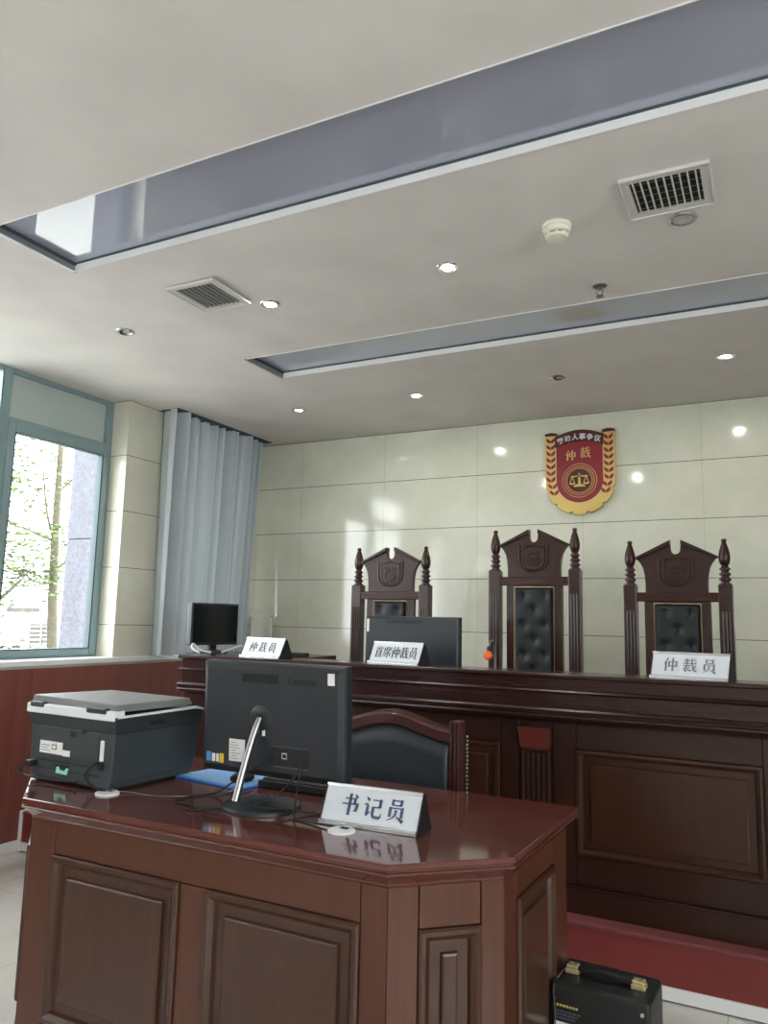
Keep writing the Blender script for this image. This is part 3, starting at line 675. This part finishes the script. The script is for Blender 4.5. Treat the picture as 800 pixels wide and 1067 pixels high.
# ------------------------------------------------------------------ printer
def printer():
    t = thing('printer', (-2.235, 1.812, .7605), 'charcoal multifunction printer with grey lid at the left end of the clerk desk', 'printer', R(-3))
    W, Dp = .402, .365
    b = MB(); b.loft([[(.0+i, 0, z), (W-i, 0, z), (W-i*.2, Dp-e, z), (i, Dp-e, z)] for i, e, z in ((.014, .04, .006), (.006, .015, .03), (.002, .0, .10), (.0, .0, .185))]); body = b.build('body', M['printer'], t, bevel=.004)
    b = MB(); b.box(.02, W-.02, .02, Dp-.06, 0, .008); b.build('foot_plate', M['black_dull'], t)
    b = MB(); b.loft([[(-.010, -.006, .172), (W+.006, -.006, .172), (W+.004, Dp+.008, .172), (-.006, Dp+.008, .172)], [(-.012, -.010, .225), (W+.008, -.010, .225), (W+.006, Dp+.012, .225), (-.008, Dp+.012, .225)]])
    b.build('scanner_unit', M['printer_dark'], t, bevel=.004)
    b = MB(); b.box(-.014, W+.006, -.016, .03, .212, .243); b.build('white_band', M['white_plastic'], t, bevel=.004)
    b = MB(); b.prism([(.0, .226), (Dp-.02, .232), (Dp+.012, .222), (Dp+.012, .218), (Dp-.03, .224), (0, .220)], W-.001, W+.010, 'x'); b.build('white_side_edge', M['white_plastic'], t)
    b = MB(); b.loft([[(-.010, .0, .238), (W+.004, .0, .238), (W-.004, Dp-.03, .236), (-.004, Dp-.03, .236)], [(-.008, .002, .268), (W+.002, .002, .262), (W-.008, Dp-.04, .260), (.0, Dp-.04, .262)]])
    b.build('scanner_lid', M['lid'], t, bevel=.004)
    for x0, x1 in ((.008, .075), (.285, .375)): MB().box(x0, x1, -.021, .0, .232, .250).build('hinge', M['printer_dark'], t, bevel=.005)
    b = MB(); b.box(.055, .335, -.004, .01, .075, .172); b.build('rear_door', M['printer'], t, bevel=.002)
    b = MB(); b.box(.200, .232, -.006, 0, .148, .168); b.build('latch', M['black_dull'], t, bevel=.002)
    MB().lathe([(.008, 0), (.008, .004), (.002, .004)], (.0, .0, 0), 10).build('screw_hole', M['black_dull'], t, loc=(.275, -.012, .17)).rotation_euler = (R(90), 0, 0)
    p = MB().box(.058, .168, -.0062, -.003, .088, .126).build('rating_label', M['paper'], t)
    tx = MB(); tx.box(.118, .142, -.0068, -.006, .102, .118); tx.box(.064, .108, -.0068, -.006, .112, .114); tx.box(.064, .1, -.0068, -.006, .104, .1055); tx.box(.064, .11, -.0068, -.006, .096, .0975); tx.build('print', M['ink'], p)
    MB().box(.1215, .1385, -.0072, -.0062, .105, .115).build('label_window', M['paper'], p)
    MB().box(.170, .205, -.0062, -.003, .086, .104).build('small_label', M['paper'], t)
    b = MB(); b.box(.05, .30, -.003, .01, .014, .064); b.build('lower_cover', M['printer'], t, bevel=.002)
    b = MB(); b.box(.05, .30, -.0045, .0, .064, .067); b.box(.05, .34, -.0045, 0, .040, .042); b.build('seam', M['black_dull'], t)
    MB().box(.140, .205, -.0045, .0, .030, .058).build('slot', M['black_dull'], t)
    b = MB(); b.prism([(.148, .032), (.200, .030), (.206, .050), (.196, .050), (.190, .040), (.165, .042), (.158, .052), (.150, .050)], -.008, -.003, 'y'); b.build('green_card', M['green'], t)
    MB().box(.345, .358, -.006, .002, .088, .150).build('port_label', M['white_plastic'], t, bevel=.002)
    b = MB(); b.box(.343, .362, -.012, 0, .062, .088); b.build('plug', M['black_dull'], t, bevel=.003)
    b = MB(); b.box(.02, .045, -.03, 0, .04, .062); b.build('power_plug', M['black_dull'], t, bevel=.004)
    b = MB(); b.box(W+.002, W+.009, .135, .205, .188, .205); b.build('grip', M['black_dull'], t, bevel=.004)
printer()

# ------------------------------------------------------------------ computers
def desk_computer():
    t = thing('desktop_computer', (-1.368, 1.975, .7605), 'black all-in-one computer seen from behind on the clerk desk', 'computer')
    # housing: back faces -y, screen faces +y, leaning slightly
    W = .518; z0, z1 = .067, .405; lean = -.03
    Tm = Matrix.Rotation(R(3), 4, 'X')
    b = MB(Tm); b.loft([[(-W/2+i, y, z0+i), (W/2-i, y, z0+i), (W/2-i, y, z1-i), (-W/2+i, y, z1-i)] for i, y in ((.022, -.018), (.006, -.010), (0, .0), (0, .030), (.003, .032))]); h = b.build('housing', M['black'], t, bevel=.002)
    MB(Tm).box(-W/2+.012, W/2-.012, .0315, .034, z0+.03, z1-.012).build('screen', M['screen'], t)
    v = MB(Tm); v.box(-.104, .028, -.0195, -.017, .345, .373); o = v.build('vent_grille', M['black_dull'], t)
    g = MB(Tm)
    for k in range(22): g.box(-.102+k*.0059, -.0995+k*.0059, -.021, -.019, .347, .371)
    g.build('vent_slat', M['black'], o)
    Tt = Tm @ Matrix.Translation((.118, -.0190, .357))
    from_mesh('brand_lettering', type_mesh('Lenovo', .034, .0008, Tt), M['black_dull'], t)
    MB(Tm).box(.205, .228, -.0195, -.017, .352, .386).build('white_sticker', M['paper'], t)
    for x0, x1, zz, m in ((-.235, -.218, .098, 'blue_sticker'), (-.213, -.201, .098, 'paper'), (-.196, -.188, .098, 'paper'), (-.184, -.168, .096, 'yellow_sticker')):
        MB(Tm).box(x0, x1, -.0195, -.017, zz, zz+(.028 if m != 'paper' else .024)).build('sticker', M[m], t)
    p = MB(Tm).box(-.147, -.088, -.0195, -.017, .106, .172).build('rating_label', M['paper'], t)
    q = MB(Tm)
    for k in range(7): q.box(-.142, -.142+random.uniform(.02, .048), -.0200, -.0194, .113+k*.008, .1145+k*.008)
    q.build('print', M['ink'], p)
    b = MB(Tm); b.box(.008, .142, -.0195, -.017, .108, .160); pr = b.build('port_bay', M['black_dull'], t)
    b = MB(Tm); b.box(.05, .068, -.0225, -.019, .130, .148); b.build('network_port', M['silver'], pr); MB(Tm).box(.053, .065, -.0230, -.022, .133, .144).build('port_hole', M['black_dull'], pr)
    b = MB(Tm)
    for k in range(9): b.box(.012+k*.014, .020+k*.014, -.0195, -.017, .163, .166)
    b.box(.02, .14, -.021, -.017, .104, .107); b.build('port_marking', M['ink'], t)
    MB(Tm).box(-.024, -.014, -.0195, -.017, .190, .218).build('small_tag', M['paper'], t)
    # hub and stand
    hx = -.032; hz = .240
    b = MB(Tm @ Matrix.Translation((hx, -.018, hz)) @ Matrix.Rotation(R(90), 4, 'X')); b.lathe([(.040, 0), (.034, .0025), (.026, .004), (.016, .0045)], n=28); b.build('hub', M['black'], t, smooth=True)
    b = MB(Tm @ Matrix.Translation((hx, -.0225, hz)) @ Matrix.Rotation(R(90), 4, 'X')); b.lathe([(.013, 0), (.013, .002)], n=18); b.build('hub_hole', M['black_dull'], t)
    leg = [(hx+.001, -.034, hz+.002), (hx-.004, -.052, hz-.04), (hx-.012, -.078, hz-.12), (hx-.020, -.108, .012)]
    b = MB(); b.tube([leg[0], leg[1], leg[2], leg[3]], lambda q: .0095+.003*q, 12); b.build('stand_leg', M['steel_leg'], t, smooth=True)
    b = MB(); b.lathe([(.114, 0), (.114, .004), (.110, .008), (.06, .013), (.02, .018), (.014, .02)], (.018, -.075, 0), 40); b.build('stand_base', M['black'], t, smooth=True)
    return t
desk_computer()
def bench_computer():
    t = thing('bench_computer', (-1.585, 3.42, .985), 'black computer seen from behind on the bench before the left chair', 'computer')
    W = .505
    b = MB(); b.loft([[(-W/2+i, y, .045+i), (W/2-i, y, .045+i), (W/2-i, y, .340-i), (-W/2+i, y, .340-i)] for i, y in ((.012, -.016), (.003, -.008), (0, 0), (0, .025))]); b.build('housing', M['black'], t, bevel=.002)
    MB().box(-W/2+.01, W/2-.01, .0248, .027, .055, .332).build('screen', M['screen'], t)
    MB().box(-.13, .065, -.0175, -.015, .305, .320).build('vent_grille', M['black_dull'], t)
    MB().box(-.240, -.228, -.0175, -.015, .262, .325).build('white_sticker', M['paper'], t)
    MB().box(-.02, .02, -.04, -.012, .01, .2).build('neck', M['black_dull'], t, bevel=.004)
    b = MB(); b.lathe([(.1, 0), (.1, .006), (.02, .014)], (0, .0, 0), 30); b.build('stand_base', M['black_dull'], t, smooth=True)
bench_computer()
def bench_monitor():
    # screen faces +x; local x along the width (world +y), local -y outwards
    t = thing('monitor', (-2.70, 3.29, 1.112), 'small black monitor turned sideways at the left end of the bench', 'monitor', R(84))
    W = .345
    MB().box(-W/2, W/2, -.012, .022, .040, .262).build('housing', M['black'], t, bevel=.006)
    MB().box(-W/2+.012, W/2-.012, -.0135, -.011, .056, .250).build('screen', M['screen'], t)
    MB().box(-.025, .025, -.002, .02, .008, .06).build('neck', M['black_dull'], t, bevel=.004)
    b = MB(); b.lathe([(.085, 0), (.085, .006), (.03, .014)], (0, .008, 0), 28); b.build('stand_base', M['black_dull'], t, smooth=True)
bench_monitor()
def cable(name, pts, r, m, label, group=None):
    o = MB().tube(pts, r, 7).build(name, m, smooth=True); return tag(o, label, 'cable', group)
cable('cable_bundle', [(-2.60, 3.24, 1.118), (-2.58, 3.30, 1.135), (-2.56, 3.36, 1.15), (-2.55, 3.42, 1.124), (-2.53, 3.37, 1.138), (-2.50, 3.44, 1.118)], .005, M['white_plastic'], 'tangled pale cable beside the small sideways monitor')
cable('cable_bundle', [(-2.63, 3.10, 1.118), (-2.68, 3.10, 1.14), (-2.69, 3.12, 1.16), (-2.67, 3.15, 1.13), (-2.62, 3.18, 1.118)], .005, M['white_plastic'], 'white cable loop at the left tip of the bench')
o = MB().box(-.085, .085, -.03, .03, 0, .018).build('black_case', M['black_dull'], bevel=.004); o.location = (-2.20, 3.30, 1.112); o.rotation_euler = (0, 0, R(10)); tag(o, 'flat black case behind the left bench nameplate', 'case')
# microphone
def microphone():
    t = thing('microphone', (-1.145, 3.33, .985), 'dark gooseneck microphone with an orange tip on the bench by the middle chair', 'microphone')
    b = MB(); b.lathe([(.040, 0), (.040, .010), (.034, .016), (.008, .018)], (0, .05, 0), 24); b.build('base', M['black_dull'], t, smooth=True)
    h = .117
    b = MB(); b.tube([(0, .05, .014), (0, .052, .12), (0, .048, .07+h), (0, .033, .110+h), (-.002, .008, .120+h), (-.004, -.012, .108+h), (-.004, -.020, .09+h)], .0055, 10); b.build('gooseneck', M['steel'], t, smooth=True)
    b = MB(); b.tube([(-.004, -.018, .094+h), (-.005, -.028, .062+h)], .012, 14, smooth=False); b.build('head', M['black'], t, smooth=True)
    b = MB(Matrix.Translation((-.005, -.034, .056+h)) @ Matrix.Rotation(R(70), 4, 'X')); b.lathe([(.015, -.008), (.020, -.004), (.021, .006), (.016, .012), (.006, .014)], n=20); b.build('foam_tip', M['orange'], t, smooth=True)
microphone()

# ------------------------------------------------------------------ small things on the clerk desk
t = thing('folder', (-1.665, 2.145, .7605), 'bright blue folder lying flat behind the computer', 'folder', R(-9))
MB().box(-.155, .155, -.098, .098, 0, .006).build('cover', M['blue'], t, bevel=.002)
MB().box(-.150, .150, -.088, .096, .006, .008).build('sheet', M['blue_light'], t)
t = thing('mouse', (-1.585, 2.115, .768), 'black computer mouse resting on the blue folder', 'mouse', R(70))
MB().ball((0, 0, .012), .03, (1.5, .95, .62), 18, 12).build('shell', M['black_dull'], t, smooth=True)
MB().lathe([(.004, -.004), (.006, 0), (.004, .004)], (.022, 0, .03), 10).build('wheel', M['steel'], t)
def keyboard():
    t = thing('keyboard', (-1.30, 2.17, .7605), 'black keyboard under the lower edge of the computer', 'keyboard', R(0))
    MB().prism([(-.065, 0), (-.065, .022), (.065, .012), (.065, 0)], -.215, .215, 'x').build('case', M['black_dull'], t, bevel=.003)
    k = MB()
    for j in range(5):
        for i in range(18):
            y = -.052+j*.022; z = .0215-.0013*0-(y+.065)*.077; x = -.205+i*.0228
            k.box(x, x+.0195, y, y+.018, z-.002, z+.006)
    k.build('keys', M['black'], t)['kind'] = 'stuff'
keyboard()
cable('computer_cable', [(-1.345, 1.952, .892), (-1.40, 1.93, .86), (-1.50, 1.95, .80), (-1.555, 1.93, .765), (-1.60, 1.86, .764), (-1.585, 1.80, .764), (-1.52, 1.79, .764), (-1.50, 1.765, .764), (-1.49, 1.745, .764), (-1.46, 1.77, .764), (-1.40, 1.775, .772)], .0028, M['black_dull'], 'black cable running left from the computer ports')
cable('computer_cable', [(-1.262, 1.954, .893), (-1.262, 1.94, .85), (-1.29, 1.88, .80), (-1.325, 1.84, .785), (-1.30, 1.82, .78), (-1.24, 1.85, .777), (-1.17, 1.90, .764), (-1.10, 1.93, .764)], .0026, M['black_dull'], 'black cable looping over the round computer base')
cable('computer_cable', [(-1.250, 1.954, .890), (-1.245, 1.93, .84), (-1.225, 1.885, .79), (-1.19, 1.83, .765), (-1.13, 1.815, .764), (-1.05, 1.80, .767)], .0026, M['black_dull'], 'black cable dropping behind the blue-lettered nameplate')
cable('printer_cable', [(-1.885, 1.783, .845), (-1.89, 1.765, .84), (-1.91, 1.755, .81), (-1.89, 1.765, .78), (-1.865, 1.775, .766), (-1.845, 1.782, .768)], .0042, M['black_dull'], 'thick black cable from the printer to the desk grommet')
cable('printer_cable', [(-2.203, 1.787, .808), (-2.225, 1.775, .80), (-2.215, 1.765, .782), (-2.17, 1.775, .775), (-2.08, 1.783, .772), (-1.98, 1.785, .777)], .0042, M['black_dull'], 'black power cord curling at the lower left of the printer')
cable('mouse_cable', [(-1.83, 1.785, .768), (-1.78, 1.82, .7635), (-1.70, 1.82, .7635), (-1.62, 1.86, .7635), (-1.56, 1.93, .764), (-1.535, 1.985, .764), (-1.545, 2.03, .772), (-1.575, 2.08, .775)], .0016, M['steel'], 'thin grey wire lying across the desk in front of the folder')

# ------------------------------------------------------------------ portable speaker
def speaker():
    t = thing('portable_speaker', (-.452, 2.268, 0), 'black box speaker with brass-ended handle on the floor beside the desk', 'speaker', R(-3))
    w, d, h = .131, .086, .352
    MB().box(-w, w, -d, d, .012, h).build('cabinet', M['speaker'], t, bevel=.012, seg=4)
    for sx in (-1, 1):
        for sy in (-1, 1): MB().lathe([(.014, 0), (.014, .013)], (sx*(w-.025), sy*(d-.02), 0), 12).build('foot', M['black_dull'], t)
    hd = MB(); hd.loft([[(-.075, -.018, h+.006), (-.075, .004, h+.006), (-.075, .004, h+.018), (-.075, -.018, h+.018)], [(0, -.018, h+.014), (0, .004, h+.014), (0, .004, h+.024), (0, -.018, h+.024)], [(.075, -.018, h+.006), (.075, .004, h+.006), (.075, .004, h+.018), (.075, -.018, h+.018)]]); hd.build('handle', M['black_dull'], t, bevel=.003)
    for s in (-1, 1):
        c = MB(); c.box(s*.088-.019, s*.088+.019, -.022, .010, h-.001, h+.012); c.box(s*.088-.016, s*.088+.016, -.020, .008, h+.012, h+.021); o = c.build('handle_bracket', M['brass'], t, bevel=.003)
        r = MB()
        for k in (-.009, .009): r.lathe([(.004, 0), (.003, .0025)], (s*.088+k, -.006, h+.021), 8)
        r.build('rivet', M['steel'], o)
    MB().box(-.03, .02, .055, .07, h-.002, h+.004).build('rear_catch', M['black_dull'], t, bevel=.002)
    MB().box(-w+.03, w-.03, -d-.002, -d+.01, .04, h-.115).build('grille', M['black_dull'], t, bevel=.002)
    MB().lathe([(.006, 0), (.004, .003)], (0, 0, 0), 10).build('screw', M['silver'], t, loc=(w-.02, -d-.0, h-.03)).rotation_euler = (R(90), 0, 0)
    f = MB(); y = -d-.0012
    rnd = random.Random(5)
    x = -w+.02
    for k in range(7): f.box(x, x+.006, y, -d+.002, h-.060, h-.0545); x += .0085
    for k in range(2): f.box(-w+.012, -w+.016, y, -d+.002, h-.045-k*.016, h-.041-k*.016)
    f.build('gold_marking', M['gold_ink'], t)
    f = MB()
    for k in range(3):
        x = -w+.020
        for q in range(6):
            ww = rnd.uniform(.004, .009); f.box(x, x+ww, y, -d+.002, h-.074-k*.008, h-.070-k*.008); x += ww+.003
    f.build('grey_marking', M['ink'], t)
    MB().box(-w+.014, -w+.078, y-.0006, -d+.002, h-.112, h-.098).build('white_label', M['paper'], t)
    MB().box(-w+.020, -w+.078, y-.0006, -d+.002, h-.150, h-.118).build('white_label', M['paper'], t)
    MB().box(-w+.026, -w+.040, y-.0012, -d, h-.146, h-.122).build('label_print', M['black_dull'], t)
    o = MB().tube([(-.105, .05, h+.003), (-.112, -.03, h+.004), (-.117, -d-.003, h-.012), (-.114, -d-.006, h-.06), (-.112, -d-.006, h-.13), (-.112, -d-.006, .05)], .0016, 6).build('lead', M['steel'], t, smooth=True)
speaker()

# ------------------------------------------------------------------ emblem on the back wall
def emblem():
    t = thing('wall_emblem', (-1.128, WB, 2.33), 'red and gold shield emblem with scales hung high on the marble wall', 'emblem')
    s = .000795
    P = lambda x, y: ((x-361)*s, (478-y)*s)
    # gold shield with gear notches; pillars rise at both sides
    out = [P(68, 158), P(165, 158), P(170, 300), P(552, 300), P(556, 128+30), P(654, 158)]
    bot = []
    ctr = P(361, 560); rx, rz = (654-361)*s, 290*s
    n = 60
    notch = (0.40, .75, 1.15, 1.57-.17+.55, 2.39, 2.74)
    for i in range(n+1):
        a = PI*i/n; bot.append((ctr[0]+rx*math.cos(a), ctr[1]-rz*math.sin(a)))
    poly = [P(68, 158), P(165, 158), P(168, 640), P(554, 640), P(556, 158), P(654, 158)]
    def gear(a): return any(abs(a-q) < .045 for q in (.28, .80, 1.33, 1.81, 2.34, 2.86))
    ring = []
    m = 160
    for i in range(m+1):
        a = PI*i/m; k = .945 if gear(a) else 1.0
        ring.append((ctr[0]+rx*k*math.cos(a), ctr[1]-rz*k*math.sin(a)))
    full = ring+[P(68, 158), P(165, 158), P(165, 190), P(556, 190), P(556, 158), P(654, 158)]
    MB().prism(full, -.034, -.002, 'y').build('shield', M['gold'], t, bevel=.002)
    U = [P(166, 215)]+[P(166+k*38.9, 215-62*math.sin(PI*k/10)) for k in range(1, 10)]+[P(555, 215)]
    c2 = P(361, 560); U2 = [(c2[0]+195*s*math.cos(PI*i/30), c2[1]-188*s*math.sin(PI*i/30)) for i in range(31)]
    MB().prism(U+U2, -.038, -.030, 'y').build('red_field', M['emblem_red'], t, bevel=.0015)
    top = [P(158+k*20.2, 172-48*math.sin(PI*k/20)) for k in range(21)]; low = [P(562-k*20.2, 268-48*math.sin(PI*k/20)) for k in range(21)]
    MB().prism(top+low, -.046, -.030, 'y').build('banner', M['emblem_brown'], t, bevel=.001)
    b = None
    for i, ch in enumerate('\u52b3\u52a8\u4eba\u4e8b\u4e89\u8bae'):
        q = (i-2.5)/2.5; x, z = P(361+q*155, 224-44*math.cos(q*1.2)+8); T = Matrix.Translation((x, -.0465, z)) @ Matrix.Rotation(q*.22, 4, 'Y')
        from_mesh('character', type_mesh(ch, .046, .001, T, bold=.001), M['plate'], t)
    w = MB(); write(w, ZHONG, P(245, 0)[0], P(0, 385)[1], .072, -.0405, -.036, 1.35); write(w, CAI, P(365, 0)[0], P(0, 370)[1], .075, -.0405, -.036, 1.35); w.build('gold_lettering', M['gold'], t)
    cx, cz = P(361, 562)
    MB(Matrix.Translation((cx, -.036, cz)) @ Matrix.Rotation(R(90), 4, 'X')).lathe([(.078, 0), (.078, .004)], n=40).build('disc', M['emblem_brown'], t)
    rg = MB()
    for r in (.114, .098, .084): rg.tube([(cx+r*math.cos(2*PI*k/48), -.0385, cz+r*math.sin(2*PI*k/48)) for k in range(49)], .0022, 6, smooth=False)
    rg.build('ring', M['gold'], t)
    sc = MB(); y0, y1 = -.046, -.039
    q = lambda pts: sc.prism([P(*p) for p in pts], y0, y1, 'y')
    q([(354, 500), (368, 500), (372, 595), (350, 595)]); q([(290, 522), (432, 522), (432, 532), (290, 532)]); q([(340, 595), (384, 595), (408, 605), (408, 616), (314, 616), (314, 605)])
    for x in (302, 418):
        q([(x-3, 528), (x+3, 528), (x+24, 584), (x+18, 584)]); q([(x-3, 528), (x+3, 528), (x-18, 584), (x-24, 584)]); q([(x-28, 582), (x+28, 582), (x+16, 596), (x-16, 596)])
    q([(340, 520), (361, 508), (382, 520), (382, 530), (340, 530)])
    sc.build('scales', M['gold'], t)
    for sgn in (-1, 1):
        c = MB(); bx = 361+sgn*243
        for k in range(9):
            zt = 165+k*57; dx = -sgn*max(0, k-6)*14
            xx = bx+dx
            for hs in (-1, 1):
                c.prism([P(xx+hs*3, zt+34), P(xx+hs*36, zt+8), P(xx+hs*38, zt+30), P(xx+hs*26, zt+48), P(xx+hs*3, zt+58)], -.039, -.032, 'y')
        c.build('wheat_ear', M['emblem_red'], t)
        MB().prism([P(bx-46, 158), P(bx+46, 158), P(bx+52, 140), P(bx, 130), P(bx-52, 140)], -.046, -.004, 'y').build('pillar_cap', M['emblem_brown'], t, bevel=.002)
emblem()

# ------------------------------------------------------------------ ceiling fittings
def downlight(x, y, state, label):
    t = thing('downlight', (x, y, CEIL), label, 'ceiling light', 0, 'recessed ceiling downlights')
    MB().lathe([(.029, .0), (.046, .0), (.047, -.003), (.044, -.006), (.034, -.007), (.030, -.002)], n=28, cap=False).build('ring', M['chrome'], t, smooth=True)
    if state == 'on': MB().lathe([(.022, -.003), (.022, -.0045), (.014, -.006)], n=24).build('lamp', M['lamp_on'], t); MB().lathe([(.022, -.0025), (.032, -.0055)], n=24, cap=False).build('reflector', M['silver'], t, smooth=True)
    elif state == 'dim': MB().lathe([(.024, -.002), (.022, -.004)], n=24).build('lamp', M['lamp_dim'], t); MB().lathe([(.032, .0), (.032, -.0015)], n=24).build('reflector', M['chrome'], t)
    elif state == 'off': MB().lathe([(.031, -.001), (.031, -.002)], n=24).build('lamp_hole', M['dark_hole'], t); MB().lathe([(.018, -.002), (.017, -.005), (.008, -.006)], (.006, .006, 0), 20).build('lamp', M['lamp_off'], t, smooth=True)
downlight(-2.878, 2.688, 'off', 'unlit recessed downlight near the window, left of the left air vent')
downlight(-1.997, 2.708, 'on', 'lit recessed downlight right beside the left air vent')
downlight(-1.121, 2.701, 'on', 'lit recessed downlight midway between the two air vents')
downlight(-2.863, 4.262, 'dim', 'dimly lit downlight above the curtain corner')
downlight(-1.972, 4.264, 'on', 'lit recessed downlight above the leftmost high-backed chair')
downlight(-1.065, 4.254, 'off', 'unlit recessed downlight just in front of the wall emblem')
downlight(-.171, 4.252, 'on', 'lit recessed downlight at the right near the marble wall')
def spot_off():
    t = thing('downlight', (-.228, 2.697, CEIL), 'unlit frosted downlight touching the right air vent', 'ceiling light', 0, 'recessed ceiling downlights')
    MB().lathe([(.036, .0), (.048, .0), (.050, -.003), (.046, -.007), (.038, -.008)], n=28, cap=False).build('ring', M['silver'], t, smooth=True)
    MB().lathe([(.038, -.001), (.036, -.006), (.022, -.011), (.008, -.012)], n=24).build('lamp', M['lamp_off'], t, smooth=True)
spot_off()
def vent(x0, x1, y0, y1, n, cross, label, tilt=0):
    t = thing('air_vent', ((x0+x1)/2, (y0+y1)/2, CEIL), label, 'air vent', 0, 'square ceiling air vents')
    if tilt: t.rotation_euler = (0, R(tilt), 0); t.location.z -= .004
    hx, hy = (x1-x0)/2, (y1-y0)/2; fw = .032
    b = MB()
    for xa, xb, ya, yb in ((-hx, hx, -hy, -hy+fw), (-hx, hx, hy-fw, hy), (-hx, -hx+fw, -hy+fw, hy-fw), (hx-fw, hx, -hy+fw, hy-fw)): b.box(xa, xb, ya, yb, -.008, 0)
    for xa, xb, ya, yb in ((-hx, hx, -hy, -hy+.005), (-hx, -hx+.005, -hy, hy), (hx-.005, hx, -hy, hy), (-hx, hx, hy-.005, hy)): b.box(xa, xb, ya, yb, -.013, -.008)
    b.build('frame', M['vent'], t, bevel=.002)
    MB().box(-hx+fw, hx-fw, -hy+fw, hy-fw, -.002, .0).build('duct_shade', M['vent_shade'], t)  # flat dark plate on the solid ceiling paints the shade behind the slats
    w = 2*(hx-fw)
    for k in range(n):
        x = -hx+fw+w*(k+.5)/n; q = MB(); q.prism([(x-.0035, -.0105), (x+.0005, -.0105), (x+.0025 if not cross else x+.001, -.002), (x-.001 if not cross else x-.003, -.002)], -hy+fw, hy-fw, 'y'); q.build('louver', M['vent'] if cross else M['louver'], t)
    if cross:
        for k in range(5):
            y = -hy+fw+2*(hy-fw)*(k+.5)/5; MB().box(-hx+fw, hx-fw, y-.003, y+.003, -.004, -.003).build('damper', M['steel'], t)
vent(-2.318, -2.055, 2.372, 2.640, 8, False, 'square ceiling air vent with slats hanging slightly loose, the left one', .8)
vent(-.393, -.116, 2.362, 2.620, 9, True, 'square ceiling air vent with a grid behind its slats, the right one')
t = thing('smoke_detector', (-.640, 2.565, CEIL), 'cream round smoke detector on the ceiling', 'smoke detector')
MB().lathe([(.052, 0), (.052, -.012), (.047, -.016), (.046, -.030), (.040, -.034)], n=30).build('base', M['cream_plastic'], t, smooth=True)
MB().lathe([(.036, -.034), (.036, -.040)], n=26).build('sensor_slot', M['black_dull'], t)
b = MB(); b.lathe([(.041, -.040), (.038, -.050), (.022, -.056), (.006, -.057)], n=30)
b.build('cap', M['cream_plastic'], t, smooth=True)
b = MB()
for k in range(8): a = k*PI/4+.2; b.box(.037*math.cos(a)-.004, .037*math.cos(a)+.004, .037*math.sin(a)-.004, .037*math.sin(a)+.004, -.041, -.033)
b.build('rib', M['cream_plastic'], t)
t = thing('fire_sprinkler', (-.600, 3.128, CEIL), 'small metal fire sprinkler hanging from the ceiling', 'sprinkler')
MB().lathe([(.030, 0), (.029, -.003), (.016, -.008)], n=22).build('escutcheon', M['steel'], t, smooth=True)
MB().lathe([(.008, -.006), (.008, -.018), (.005, -.020)], n=14).build('stem', M['steel'], t, smooth=True)
b = MB(); b.tube([(-.008, 0, -.018), (-.013, 0, -.028), (-.004, 0, -.044)], .0022, 6); b.tube([(.008, 0, -.018), (.013, 0, -.028), (.004, 0, -.044)], .0022, 6); b.build('yoke', M['steel'], t)
MB().lathe([(.005, -.042), (.016, -.046), (.016, -.048), (.004, -.049)], n=18).build('deflector', M['steel'], t, smooth=True)

# pale board leaning in the back corner, behind the bench
t = thing('leaning_board', (-3.63, 5.0, .2115), 'pale rectangular board propped against the marble behind the left nameplate', 'board')
MB().box(-.105, .085, 0, .02, .0, 1.105).build('sheet', M['board'], t, bevel=.003)
MB().box(.073, .090, -.004, .02, .0, 1.108).build('edging', M['trim_white'], t, bevel=.002)
MB().box(-.108, .090, -.004, .02, 1.095, 1.108).build('edging', M['trim_white'], t, bevel=.002)
